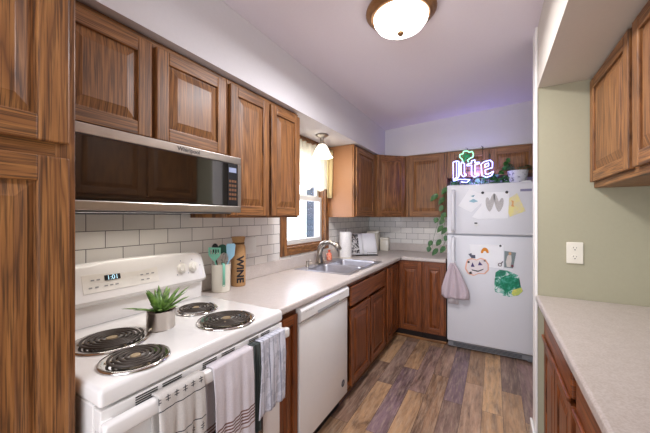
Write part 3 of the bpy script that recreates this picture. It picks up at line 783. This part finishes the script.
onsheet(s, 'pumpkin_face', [c6(cxp+(x-cxp)*.88, cyp+(y-cyp)*.88) for x, y in pk], plain('pumpkin_white', lin(232, 222, 224), .7))
PUR = plain('purple_paper', lin(70, 54, 110), .7); INK = plain('black_ink', lin(30, 26, 34), .6)
def dec(s, name, pts, mat): 
    o = onsheet(s, name, pts, mat); o.data.transform(at(0, -.0006, 0)); return o
dec(s, 'eye', [c6(145, 200), c6(158, 168), c6(172, 202)], PUR); dec(s, 'eye', [c6(195, 190), c6(206, 162), c6(228, 190)], PUR)
dec(s, 'spot', [c6(120, 165), c6(135, 158), c6(138, 172), c6(126, 176)], INK); dec(s, 'spot', [c6(132, 240), c6(148, 232), c6(156, 248), c6(138, 252)], INK); dec(s, 'spot', [c6(232, 160), c6(246, 152), c6(248, 166)], INK)
dec(s, 'mouth', [c6(150, 218), c6(195, 228), c6(236, 214), c6(232, 222), c6(195, 236), c6(155, 226)], INK)
dec(s, 'stem', [c6(128, 112), c6(150, 105), c6(152, 118), c6(176, 118), c6(178, 142), c6(150, 140)], plain('grey_stem', lin(90, 92, 110), .7))
s = sheet('photograph', 'grey photo print of a figure in white on refrigerator door', 'photograph', [c6(380, 90), c6(462, 102), c6(440, 212), c6(378, 205)], plain('photo_grey', lin(120, 132, 134), .4), .0042)
onsheet(s, 'pictured_figure', [c6(400, 125), c6(412, 115), c6(428, 122), c6(430, 160), c6(422, 205), c6(396, 200), c6(390, 165)], plain('photo_white', lin(214, 206, 200), .5))
onsheet(s, 'pictured_head', [c6(410, 100), c6(424, 98), c6(430, 112), c6(420, 122), c6(409, 116)], plain('photo_skin', lin(204, 160, 120), .5))
t = thing('magnet_ring', 'round black and brown magnet at the lower left of the photo print', 'magnet', ray(*c6(348, 186), Y=YF-.005), 0, 'magnets on the refrigerator')
MB().tube([(.014*cos(a), -.002, .014*sin(a)) for a in [2*pi*k/16 for k in range(16)]], .0035, 6, closed=True).build('ring', plain('brown_ring', lin(70, 40, 36), .5), t, True)
MB().tube([(.010, -.002, .012), (.026, -.002, .034)], .004, 6).build('tail', MAG, t, True)
magnet(*c6(435, 195), plain('wine_magnet', lin(110, 40, 60), .4), 'dark red magnet at the lower right of the photo print', .011, .0054)
gp = [(318, 240), (345, 222), (400, 228), (440, 245), (480, 262), (488, 300), (495, 340), (510, 370), (480, 400), (420, 412), (370, 402), (315, 375), (308, 340), (312, 290)]
PAINT = NT('green_white_paint'); n = PAINT.noise(PAINT.coords(), 17, 4, .65, .8); n2 = PAINT.noise(PAINT.coords((1, 1, 1)), 11, 2)
cc = PAINT.ramp(n, [(.38, lin(226, 230, 232)), (.45, lin(120, 186, 172)), (.52, lin(10, 128, 96)), (.65, lin(16, 104, 84))])
PAINT.l(cc, PAINT.b.inputs['Base Color'])
s = sheet('painted_craft', 'round white paper painted green with a yellow edge on refrigerator door', 'artwork', [c6(*p) for p in gp], PAINT.m, .0022)
onsheet(s, 'painted_patch', [c6(*p) for p in [(352, 285), (385, 262), (440, 268), (478, 300), (482, 330), (440, 352), (392, 385), (372, 350), (350, 320)]], pm('green_patch', None, [(.35, lin(90, 176, 160)), (.5, lin(14, 134, 98)), (.7, lin(10, 108, 80))], 24))
onsheet(s, 'yellow_patch', [c6(*p) for p in [(430, 385), (440, 362), (498, 345), (508, 370), (480, 397), (440, 405)]], pm('yellow_patch', None, [(.45, lin(190, 208, 110)), (.6, lin(226, 220, 110))], 30))

# towel hanging from the refrigerator handle
def m_cloth(name, col, col2=None, sc=260):
    m = NT(name); n = m.noise(m.coords(), sc, 2); m.b.inputs['Roughness'].default_value = .95
    m.l(m.ramp(n, [(.35, col2 or tuple(c*.86 for c in col)), (.65, col)]), m.b.inputs['Base Color']); m.bump(n, .4, .002); return m.m
t = thing('hand_towel', 'dusty pink towel hung through the refrigerator handle', 'towel', (XF+.062, YF-.058, 0))
def tw(u, v):
    z = .895-.355*v-.012*abs(sin(u*7))+.05*max(0, .25-u)*v; a = (u-.5)*2; k = min(1, v*1.3)**.75
    x = a*(.014+.115*k)+.022*k; y = -.012-.012*sin(a*9+v*1.5)*(.4+v)-.012*(1-abs(a))
    return (x, y, z)
MB().grid(tw, 36, 16).build('cloth', m_cloth('pink_terry', lin(206, 190, 198)), t, True, solid=.004)
MB().grid(lambda u, v: (.004+(u-.5)*(.05+.05*v), .006+.004*sin(u*14), .895-.42*v), 14, 8).build('cloth_back', m_cloth('pale_terry', lin(220, 212, 216)), t, True, solid=.003)

# ------------------------------------------------------------------ neon sign
YN = 3.46
n7 = lambda x, y: ray(440+x/7.217, 135+y/7.217, Y=YN)
o0 = n7(235, 350); o0.z = HF
t = thing('neon_sign', 'lit neon sign reading Lite in blue white with green shamrock on the refrigerator', 'neon sign', o0)
def neon(name, lines, r, mat):
    m = MB(); core = MB()
    for pts in lines:
        P = [n7(*p)-o0 for p in pts]
        Q = []
        for i in range(len(P)-1):
            Q.append(P[i]); Q.append(P[i].lerp(P[i+1], .12)); Q.append(P[i].lerp(P[i+1], .88))
        Q.append(P[-1]); m.tube([(p.x, p.y, p.z) for p in Q], r, 10)
        if mat is NB: core.tube([(p.x, p.y-r*.75, p.z) for p in Q], r*.45, 8)
    o = m.build(name, mat, t, True)
    if mat is NB: core.build('glowing_core', NW, o, True)
    else: core.bm.free()
    return o
def emis(name, col, e, c2=(1, 1, 1)):
    m = NT(name); m.b.inputs['Base Color'].default_value = (*c2, 1); m.b.inputs['Emission Color'].default_value = (*col, 1); m.b.inputs['Emission Strength'].default_value = e; return m.m
NB = emis('neon_blue', (.16, .20, 1), 2.2); NW = emis('neon_white', (.80, .84, 1), 1.25); NG = emis('neon_green', (.12, 1, .45), 1.3); NGD = emis('neon_green_core', (.02, .45, .16), .25, (.01, .2, .08))
neon('letter_tube', [[(94, 197), (120, 186), (120, 305), (97, 330), (94, 197)], [(122, 187), (137, 192), (137, 300), (122, 320)], [(97, 332), (140, 320), (217, 322), (192, 343), (150, 338)]], .0062, NB)
neon('letter_tube', [[(152, 200), (152, 285), (170, 302), (188, 290), (185, 280), (176, 284), (176, 205), (152, 196)]], .0062, NB)
neon('letter_tube', [[(228, 186), (228, 202), (196, 212), (196, 222), (228, 218), (228, 288), (246, 304), (280, 290), (276, 278), (252, 284), (252, 214), (284, 206), (284, 196), (252, 200), (252, 180), (228, 186)]], .0062, NB)
neon('letter_tube', [[(296, 210), (320, 192), (362, 182), (380, 198), (378, 236), (326, 252), (328, 280), (345, 284), (386, 262), (374, 292), (335, 306), (304, 292), (296, 210)], [(324, 212), (350, 202), (352, 222), (324, 234), (324, 212)]], .0062, NB)
neon('shamrock_tube', [[(168, 200), (160, 174), (143, 160), (142, 142), (166, 136), (170, 118), (196, 115), (212, 124), (232, 118), (241, 138), (238, 158), (214, 170), (198, 182), (206, 196)]], .0058, NG)
neon('shamrock_core', [[(172, 190), (188, 160), (212, 138)], [(162, 152), (188, 158), (216, 156)], [(188, 158), (184, 132)]], .0105, NGD)
m = MB(); a, b = n7(110, 262)-o0, n7(375, 250)-o0
m.box(a.x, .022, a.z-.004, b.x, .030, a.z+.004).box(a.x, .022, a.z+.09, b.x, .030, a.z+.098)
for x in (a.x+.02, (a.x+b.x)/2, b.x-.02): m.box(x-.004, .022, 0.0, x+.004, .030, a.z+.16)
m.box(a.x, .012, 0, b.x, .05, .012, bev=.002)
for x in (a.x+.02, b.x-.02): m.cyl((x, .0, a.z), (x, .026, a.z), .003, seg=8)
fr = m.build('wire_frame', BLACK, t)
c = n7(305, 80)-o0
m = MB(); m.tube([(c.x, .03, c.z), (c.x+.004, .032, c.z-.08), (c.x+.002, .035, c.z-.16), (c.x-.02, .04, .02)], .003, 6); m.tube([(c.x-.012, .028, c.z+.008), (c.x, .03, c.z), (c.x+.012, .03, c.z-.01)], .003, 6)
c = n7(188, 92)-o0; m.tube([(c.x-.006, .03, c.z+.004), (c.x+.01, .03, c.z), (c.x+.012, .032, .1)], .0028, 6)
m.build('power_cord', BLACK, t, True)
for x_, c_, e_ in ((.02, (.34, .30, 1), 6.0),): lo_ = light('neon_glow', 'POINT', (o0.x+x_, YN+.07, o0.z+.12), (0, 0, 0), e_, c_, shadow_soft_size=.08)

# ------------------------------------------------------------------ plants on the refrigerator
IVY = m_leaf('pothos_leaf', lin(24, 70, 28), lin(58, 112, 44), 40)
t = thing('potted_plant', 'green leafy plant in a white marked pot on top of the refrigerator', 'plant', (1.748, 3.55, HF+.001))
PM = pm('marbled_white_glaze', None, [(.50, lin(220, 220, 222)), (.60, lin(206, 206, 210)), (.64, lin(110, 112, 126))], 26)
MB().lathe([(0, 0), (.066, 0), (.070, .004), (.088, .128), (.090, .132), (.085, .132), (.082, .12)]).build('pot', PM, t, auto=True)
MB().lathe([(0, .118), (.082, .116), (.08, .1), (0, .1)], seg=20).build('soil', plain('dark_soil', lin(50, 34, 26), .95), t)
m = MB()
for k in range(26):
    a = random.random()*2*pi; r0 = .02+.04*random.random(); b = Vector((cos(a)*r0*.7, sin(a)*r0*.7, .12)); L_ = .05+.05*random.random()
    p = Vector((cos(a)*(r0+.05*random.random()), sin(a)*(r0+.05*random.random()), .14+.06*random.random()))
    m.tube([b, p], .0012, 4); q = p+Vector((cos(a)*L_, sin(a)*L_, -.01+.02*random.random())); m.leaf(p, q, L_*.62)
m.build('foliage', IVY, t)
t = thing('trailing_pothos', 'trailing green vine plant hanging down the left side of the refrigerator', 'plant', (1.30, 3.585, HF+.001))
MB().lathe([(0, 0), (.045, 0), (.055, .07), (.052, .07), (.05, .06), (0, .058)], seg=24).build('pot', plain('dark_pot', lin(44, 52, 54), .5), t, auto=True)
m = MB(); vm = MB()
def leafat(p, ln, d=None):
    d = d or Vector((random.uniform(-1, 1), -random.random()*.9-.1, random.uniform(-.9, .5))); d.normalize()
    m.leaf(p, p+d*ln, ln*.66, nrm=(random.uniform(-.4, .4), -1, .5), droop=.1)
# vines across the refrigerator top, in front of and behind the sign
for s_ in (1, -1):
    path = [Vector((0, 0, .06)), Vector((s_*.08, -.03, .09)), Vector((s_*.2, -.06, .03)), Vector((s_*.33 if s_ > 0 else -.215, -.08, .015))]
    vm.tube(path, .0022, 5)
for k in range(55):
    x = random.uniform(-.15, .40); leafat(Vector((x, random.uniform(-.05, .02), .02+.07*random.random())), .04+.03*random.random())
for px, py, ln in ((508, 162, .06), (507, 158, .06), (504, 167, .06), (500, 172, .05), (505, 163, .06), (502, 169, .06), (504, 174, .06), (497, 175, .05), (506, 178, .05), (500, 179, .05), (495, 177, .05), (509, 170, .05)):
    p = ray(px, py, Y=3.53)-Vector(t.location); leafat(p, ln)
hang = []
lc = [(437, 196), (444, 200), (447, 190), (443, 208), (446, 215), (437, 220), (444, 221), (443, 228), (447, 230), (441, 242), (432, 243), (430, 249), (438, 251), (445, 249), (436, 197), (447, 238)]
Tl = Vector(t.location)
vp1 = [Vector((-.215, -.05, .02))]+[ray(px, py, Y=3.50)-Tl for px, py in ((446, 188), (445, 200), (446, 214), (444, 226), (446, 240), (440, 252))]
vm.tube(vp1, .002, 5)
vm.tube([Vector((-.2, -.02, .015))]+[ray(px, py, Y=3.52)-Tl for px, py in ((447, 192), (441, 200), (440, 216), (434, 236), (432, 248))], .0017, 5)
for px, py in lc:
    p = ray(px, py, Y=3.50)-Tl; a = random.uniform(-.5, .5)
    m.leaf(p+Vector((0, 0, .03)), p+Vector((-.045+.05*a, -.01, -.045+.02*a)), .055, nrm=(.2*a, -1, .3), droop=.05)
m.build('foliage', IVY, t); vm.build('vine', plain('vine_green', lin(70, 96, 44), .6), t, True)

# ------------------------------------------------------------------ things on the counter
CRM = plain('cream_ceramic', lin(232, 226, 212), .25, coat=.3, var=.01)
t = thing('utensil_crock', 'cream ceramic crock holding cooking utensils beside the stove', 'crock', (.103, 1.25, .9142))
MB().lathe([(0, 0), (.05, 0), (.054, .004), (.055, .16), (.057, .165), (.052, .165), (.050, .15), (.048, .02), (0, .015)]).build('crock_body', CRM, t, auto=True)
def utensil(name, label, top, base, headfn, mat, hm=None):
    t = thing(name, label, 'utensil', (.103, 1.25, .9142+.02), 0, 'cooking utensils in the crock')
    MB().tube([base, top], .005, 8, flat=.7).build('handle', hm or mat, t, True)
    m = MB(); headfn(m, Vector(top)); m.build('head', mat, t, auto=True); return t
MINT = plain('mint_silicone', lin(128, 198, 174), .5); DGRN = plain('dark_green_silicone', lin(26, 84, 66), .5); BLUE = plain('pale_blue_silicone', lin(150, 196, 220), .5)
def facing(m, c, pts, th=.004, ang=0):
    """flat head turned towards the room, outline in (right, up)"""
    r = Vector((cos(YAW), sin(YAW), 0)); f = Vector((sin(YAW), -cos(YAW), 0))
    A = [m.bm.verts.new(c+r*x+Vector((0, 0, z))+f*th/2) for x, z in pts]; B_ = [m.bm.verts.new(c+r*x+Vector((0, 0, z))-f*th/2) for x, z in pts]
    n = len(pts); fs = [m.bm.faces.new(A), m.bm.faces.new(B_[::-1])]+[m.bm.faces.new((A[i], A[(i+1) % n], B_[(i+1) % n], B_[i])) for i in range(n)]
    bmesh.ops.recalc_face_normals(m.bm, faces=fs)
def slotted(m, c):
    r = Vector((cos(YAW), sin(YAW), 0))
    pts = [(-.006, -.004), (-.032, .034)]; facing(m, c, [(-.008, -.006), (.008, -.006), (.034, .026), (.036, .034), (-.036, .034), (-.034, .026)])
    for a, b in ((-.036, -.025), (-.015, -.010), (-.001, .004), (.013, .018), (.026, .037)): facing(m, c, [(a, .034), (b, .034), (b*1.0, .062), (a*1.0, .062)])
    facing(m, c, [(-.036, .062), (.037, .062), (.038, .072), (-.034, .074)])
def oval(w, h):
    return lambda m, c: facing(m, c, [(w*cos(a), h+h*sin(a)) for a in [2*pi*k/18 for k in range(18)]], .006)
RV_ = Vector((cos(YAW), sin(YAW), 0)); FV_ = Vector((sin(YAW), -cos(YAW), 0))
def rf(r, f, z): v = RV_*r+FV_*f; return (v.x, v.y, z)
utensil('slotted_turner', 'mint green slotted spatula leaning left in the crock', rf(-.030, .026, .172), rf(.01, -.01, 0), slotted, MINT)
utensil('serving_spoon', 'black serving spoon at back left of the crock', rf(-.044, -.022, .205), rf(.0, .01, 0), oval(.020, .030), BLACK)
utensil('cooking_spoon', 'dark green wide spoon at back of the crock', rf(.0, -.026, .195), rf(.0, .0, 0), oval(.032, .032), DGRN)
utensil('spatula', 'pale blue flat spatula leaning right in the crock', rf(.058, .010, .178), rf(-.03, -.0, 0), lambda m, c: facing(m, c, [(-.008, -.012), (.006, -.006), (.026, .018), (.032, .082), (.024, .090), (-.018, .088), (-.023, .078), (-.020, .016)]), BLUE)
def whisk(m, c):
    r = Vector((cos(YAW), sin(YAW), 0)); f = Vector((sin(YAW), -cos(YAW), 0))
    for k in range(4):
        d = (r*cos(k*pi/4)+f*sin(k*pi/4))*1.35
        m.tube([c-Vector((0, 0, .01)), c+d*.018+Vector((0, 0, .02)), c+d*.016+Vector((0, 0, .045)), c+Vector((0, 0, .055)), c-d*.016+Vector((0, 0, .045)), c-d*.018+Vector((0, 0, .02)), c-Vector((0, 0, .01))], .0022, 6)
utensil('whisk', 'silver wire whisk at front of the crock', rf(.026, .026, .158), rf(.0, .012, 0), whisk, STEEL, MINT)
t = thing('measuring_spoon', 'mint handled spoon hooked over the outside of the crock', 'utensil', (.103+.048, 1.25-.025, .9142))
MB().tube([(-.010, .005, .165), (-.004, .002, .171), (.006, -.003, .168), (.011, -.005, .15), (.0105, -.005, .05)], .008, 10, flat=.4).build('handle', MINT, t, True)
MB().tube([(.0105+.007*cos(a)*.5, -.005+.007*cos(a)*.8, .048+.008*sin(a)) for a in [2*pi*k/14 for k in range(14)]], .002, 6, closed=True).build('loop', MINT, t, True)
# wine bag
BURL = m_cloth('burlap', lin(206, 164, 116), lin(176, 134, 90), 400)
t = thing('wine_bag', 'brown burlap bottle bag printed WINE behind the utensil crock', 'bottle bag', (.088, 1.405, .9142), radians(48))
m = MB().lathe([(0, 0), (.042, 0), (.045, .006), (.046, .20), (.044, .250), (.036, .272), (.036, .28), (.044, .318), (.040, .318), (.032, .28), (0, .275)], seg=28, sx=1, sy=.9)
m.build('bag', BURL, t, True)
MB().lathe([(.0365, .270), (.039, .272), (.039, .280), (.0365, .282)], seg=20, sy=.95).build('tie', plain('twine', lin(110, 76, 46), .9), t, True)
tm = text('printed_word', 'WINE', .060, INK, t, at(.008, -.0425, .110) @ FRONT @ Matrix.Rotation(-pi/2, 4, 'Z'), .0004, sx=1.1, bold=.0022)
bmt = bmesh.new(); bmt.from_mesh(tm.data); bmesh.ops.triangulate(bmt, faces=bmt.faces[:])
for _ in range(7):
    le = [e for e in bmt.edges if e.calc_length() > .006]
    if not le: break
    bmesh.ops.subdivide_edges(bmt, edges=le, cuts=1); bmesh.ops.triangulate(bmt, faces=bmt.faces[:])
bmt.to_mesh(tm.data); bmt.free()
for v in tm.data.vertices: v.co.y = -.9*math.sqrt(max(1e-6, .0465**2-v.co.x**2))-(.0016 if v.co.y < -.0425 else .0008)
# wall plate
t = thing('switch_plate', 'double white switch plate on the tile right of the wine bag', 'switch', (.0082, 1.595, 1.155), R90)
MB().box(-.06, -.006, -.058, .06, 0, .058, bev=.003).build('plate', PLASTIC, t)
MB().box(-.04, -.009, -.03, -.01, -.0062, .03, bev=.001).build('switch', PLASTIC, t); MB().box(.01, -.009, -.03, .04, -.0062, .03, bev=.001).build('switch', PLASTIC, t)
# outlet on the sage wall
c = (ray(566, 253, Y=2.08)+ray(583.5, 253, Y=2.08))/2
t = thing('wall_outlet', 'white duplex outlet on the sage green partition wall', 'outlet', (c.x, 2.0798, 1.166), 0)
OUT = plain('ivory_plastic', lin(226, 220, 204), .4, var=.01)
MB().box(-.036, -.006, -.058, .036, 0, .058, bev=.003).build('plate', OUT, t)
for z in (.024, -.024):
    r = MB().lathe([(0, 0), (.018, 0), (.018, .002), (0, .0022)], seg=20, sx=1, sy=.82, M=Matrix.Rotation(pi/2, 4, 'X')).build('receptacle', OUT, t); r.data.transform(at(0, -.0061, z))
    m = MB().box(-.0075, -.0086, z+.001, -.0055, -.0082, z+.009).box(.0055, -.0086, z+.001, .0075, -.0082, z+.008).lathe([(0, 0), (.003, 0), (0, .0004)], (0, -.0084, z-.007), 10, M=Matrix.Rotation(pi/2, 4, 'X'))
    m.build('slots', BLACK, r)
# paper towels
t = thing('paper_towel_roll', 'white paper towel roll standing in the counter corner by the sink', 'paper towels', (.13, 2.93, .9142))
MB().lathe([(0, 0), (.075, 0), (.075, .008), (0, .01)]).build('stand', CRM, t, auto=True)
MB().lathe([(.02, .0105), (.066, .0105), (.067, .02), (.067, .275), (.065, .282), (.02, .282), (.02, .0105)]).build('roll', m_cloth('paper_towel', lin(240, 238, 236), lin(228, 226, 226), 120), t, auto=True)
MB().cyl((0, 0, .01), (0, 0, .30), .006).lathe([(0, .30), (.012, .305), (.012, .31), (0, .316)]).build('rod', CHROME, t, True)
# cookbook on a wire stand
t = thing('cookbook', 'open white cookbook with a black floral page on the counter', 'book', (.235, 3.20, .9275), radians(40))
def page(x0, x1, name, mat):
    s = -1 if x0 < 0 else 1
    m = MB(); m.grid(lambda u, v: (x0+(x1-x0)*u, .10*v-.02*sin(u*pi)*.6, .235*v), 8, 2); return m.build(name, mat, t, True, solid=.006)
page(-.155, 0, 'page', PAPER); page(0, .165, 'page', PAPER)
FL = NT('floral_print'); vo = FL.n('TexVoronoi'); vo.inputs['Scale'].default_value = 38; FL.l(FL.coords(), vo.inputs['Vector'])
nn = FL.noise(FL.coords(), 34, 3, .6, 1.5); FL.l(FL.ramp(nn, [(.46, lin(236, 232, 230)), (.50, lin(30, 28, 32)), (.60, lin(40, 38, 44)), (.64, lin(238, 234, 232))]), FL.b.inputs['Base Color'])
m = MB().grid(lambda u, v: (-.152+.10*u, -.0045+.10*(.06+.9*v)-.02*sin(u*pi*.65)*.6, .235*(.06+.9*v)), 8, 2); m.build('floral_page_art', FL.m, t, True, solid=.001)
t = thing('book_stand', 'black wire stand holding the open cookbook', 'book stand', (.235, 3.20, .9142), radians(40))
m = MB().tube([(-.10, -.03, .003), (.16, -.03, .003)], .002, 6).tube([(.03, -.03, .003), (.03, -.03, .035), (.15, -.03, .035), (.15, -.03, .003)], .0016, 6)
m.tube([(-.09, -.03, .003), (-.09, .13, .003), (-.08, .11, .20)], .002, 6).tube([(.14, -.03, .003), (.14, .13, .003), (.13, .11, .20)], .002, 6)
m.box(-.1, -.03, .001, .16, .03, .006).build('wire_frame', BLACK, t, True)
# canisters
t = thing('canister', 'tall white square canister in the counter corner behind the cookbook', 'canister', (.165, 3.70, .9142), radians(8), 'white canisters in the corner')
MB().box(-.07, -.07, 0, .07, .07, .225, bev=.012, seg=3).build('canister_body', CRM, t, auto=True); MB().box(-.073, -.073, .2255, .073, .073, .262, bev=.008, seg=3).build('lid', CRM, t, auto=True)
t = thing('canister', 'short white square canister right of the tall canister', 'canister', (.285, 3.80, .9142), radians(8), 'white canisters in the corner')
MB().box(-.055, -.055, 0, .055, .055, .145, bev=.010, seg=3).build('canister_body', CRM, t, auto=True); MB().box(-.058, -.058, .1455, .058, .058, .175, bev=.007, seg=3).build('lid', CRM, t, auto=True)

# ------------------------------------------------------------------ towels on the oven handle
def stripe_mat(name, base, fn):
    """fn(m, z, x) -> factor and colour list; woven marks by local height and width"""
    m = NT(name); tc = m.n('TexCoord'); sp = m.n('SeparateXYZ'); m.l(tc.outputs['Object'], sp.inputs[0])
    n = m.noise(tc.outputs['Object'], 320, 2); n2 = m.noise(tc.outputs['Object'], 26, 3)
    c = m.ramp(n, [(.3, tuple(v*.86 for v in base)), (.7, base)])
    for fac, col in fn(m, sp.outputs[2], sp.outputs[1], n2): c = m.mix(fac, c, col)
    m.l(c, m.b.inputs['Base Color']); m.b.inputs['Roughness'].default_value = .95; m.bump(n, .3, .002); return m.m
def band(m, v, c, w):      # 1 within w of c
    d = m.math('ABSOLUTE', m.math('SUBTRACT', v, c)); return m.math('LESS_THAN', d, w)
DKC = lin(58, 56, 62)
def f_pattern(m, z, y, n2):
    out = [(band(m, z, .806, .0016), DKC), (band(m, z, .715, .0016), DKC), (band(m, z, .66, .0016), DKC), (band(m, z, .60, .0016), DKC)]
    def marks(c, w):      # rows of little sprig marks
        yy = m.math('PINGPONG', m.math('MULTIPLY', y, 1), .014)
        zz = m.math('ABSOLUTE', m.math('SUBTRACT', z, c))
        a = m.math('LESS_THAN', yy, .0016); b = m.math('LESS_THAN', zz, w); st = m.math('MULTIPLY', a, b)
        a2 = m.math('LESS_THAN', yy, .0075); b2 = m.math('LESS_THAN', m.math('ABSOLUTE', m.math('SUBTRACT', zz, .004)), .0014)
        return m.math('MAXIMUM', st, m.math('MULTIPLY', a2, b2))
    out += [(marks(.835, .010), DKC), (marks(.688, .014), DKC), (marks(.63, .014), DKC)]
    return out
T1 = stripe_mat('towel_sprig_print', lin(206, 200, 194), f_pattern)
T2 = stripe_mat('towel_brown_stripes', lin(220, 212, 216), lambda m, z, y, n: [(band(m, z, c, .003), lin(120, 84, 76)) for c in (.625, .613, .601, .589, .577)]+[(band(m, z, .56, .003), lin(150, 120, 110))])
T3 = stripe_mat('towel_grey_check', lin(214, 214, 224), lambda m, z, y, n: [(m.math('MULTIPLY', band(m, y, c, .0018), .75), lin(90, 92, 110)) for c in (.015, .05, .075, .12)]+[(m.math('MULTIPLY', m.math('GREATER_THAN', n, .56), .35), lin(130, 134, 150))])
T4 = stripe_mat('towel_dark_green', lin(72, 78, 76), lambda m, z, y, n: [(band(m, y, c, .003), lin(30, 34, 32)) for c in (.01, .035, .06)])
XB = .655+.0355      # bar centre
def draped(name, label, y0, y1, zf, zb, mat, ph=0, lean=0, gap=.0, flare=.0, hw=0.0165):
    t = thing(name, label, 'dish towel', (XB, y0, 0), 0, 'dish towels on the oven handle')
    W_ = y1-y0
    top = .8465
    def fn(u, v):
        # v: 0 back hem -> 1 front hem, over the bar
        Lb = top-zb; Lf = top-zf; s = v*(Lb+.033+Lf)
        if s < Lb: x = -hw-gap; z = zb+s; d = (top-z)
        elif s < Lb+.033: x = -hw-gap+(s-Lb); z = top+.0025*sin((s-Lb)/.033*pi)+gap; d = 0
        else: x = hw+gap; z = top-(s-Lb-.033); d = top-z
        x = max(-hw-gap, min(hw+gap, x))
        wv = min(1, d/.10)
        sgn = 1 if x > 0 else -1
        x += wv*(.005*sin(u*15+ph)+.003*sin(u*31+ph*2))*1.0+(.006*wv if sgn > 0 else -.001)
        y = u*W_+(lean*d if sgn > 0 else 0)+(u-.5)*flare*d
        if sgn < 0: x = max(min(x, -hw-gap), -hw-gap-.003)
        else: x = max(x, hw+gap) if d < .04 else x
        return (x, y, z)
    MB().grid(fn, 26, 60).build('cloth', mat, t, True, solid=.0022)
    return t
draped('dish_towel', 'white dish towel with black sprig print, leftmost on the oven handle',   .500, .655, .30, .62, T1, 0, 0)
draped('dish_towel', 'white dish towel with brown stripes near the hem in the middle of the oven handle', .688, .880, .34, .60, T2, 1.3, .02)
draped('dish_towel', 'dark green striped cloth tucked behind the grey towel on the oven handle', .886, .922, .50, .66, T4, 2.0, 0)
draped('dish_towel', 'grey checked dish towel, rightmost on the oven handle', .928, 1.088, .545, .62, T3, .6, -.06, flare=.05)

# ------------------------------------------------------------------ lamps
t = thing('ceiling_light', 'round bronze flush ceiling light with white glass bowl', 'ceiling light', (1.113, 1.545, ZC-.0005))
MB().lathe([(0, 0), (.165, 0), (.178, -.008), (.180, -.018), (.170, -.026), (.162, -.030), (.160, -.040), (.148, -.046), (.140, -.046), (.140, -.03), (0, -.03)], seg=48).build('rim', BRONZE, t, True)
MB().lathe([(.139, -.044), (.136, -.062), (.118, -.088), (.085, -.108), (.045, -.119), (0, -.122)], seg=48).build('glass_bowl', LAMPGLASS, t, True)
MB().lathe([(0, -.119), (.015, -.120), (.017, -.128), (.010, -.137), (0, -.139)], seg=20).build('finial', BRONZE, t, True)
t = thing('pendant_lamp', 'small nickel ceiling lamp with white bell shade above the sink', 'ceiling light', (.187, 2.32, ZS-.0005))
MB().lathe([(0, 0), (.058, 0), (.060, -.006), (.048, -.016), (.022, -.024), (.018, -.034), (.017, -.06), (.024, -.066), (.030, -.085), (.030, -.095), (0, -.095)]).build('mount', NICKEL, t, True)
MB().lathe([(.030, -.088), (.042, -.098), (.058, -.125), (.070, -.155), (.082, -.182), (.098, -.205), (.094, -.203), (.078, -.178), (.066, -.15), (.052, -.12), (.036, -.098)], seg=40).build('bell_shade', LAMPGLASS2, t, True)

# ------------------------------------------------------------------ curtain
t = thing('window_valance', 'sheer cream valance gathered on a rod across the top of the window', 'curtain', (.03, 2.0, 0))
def vf(u, v):
    y = .0+u*.665; z = 2.045-v*(.40+.035*sin(u*pi*3+.4)**2)
    return (.014+.010*sin(u*52)*(1-.3*v)+.006*sin(u*23), y, z+.010*abs(sin(u*26))*(1-v))
MB().grid(vf, 130, 14).build('sheer_cloth', SHEER, t, True)
CURT = m_cloth('tan_lining', lin(206, 188, 142))
MB().grid(lambda u, v: (.012+.014*sin(u*9+v)+.02*u,   .660+.095*u*(1-.1*v), 2.055-v*.50), 14, 8).build('side_drop', CURT, t, True, solid=.002)
MB().cyl((.014, -.05, 2.05), (.014, .745, 2.05), .006, seg=12).build('rod', BRONZE, t, True)
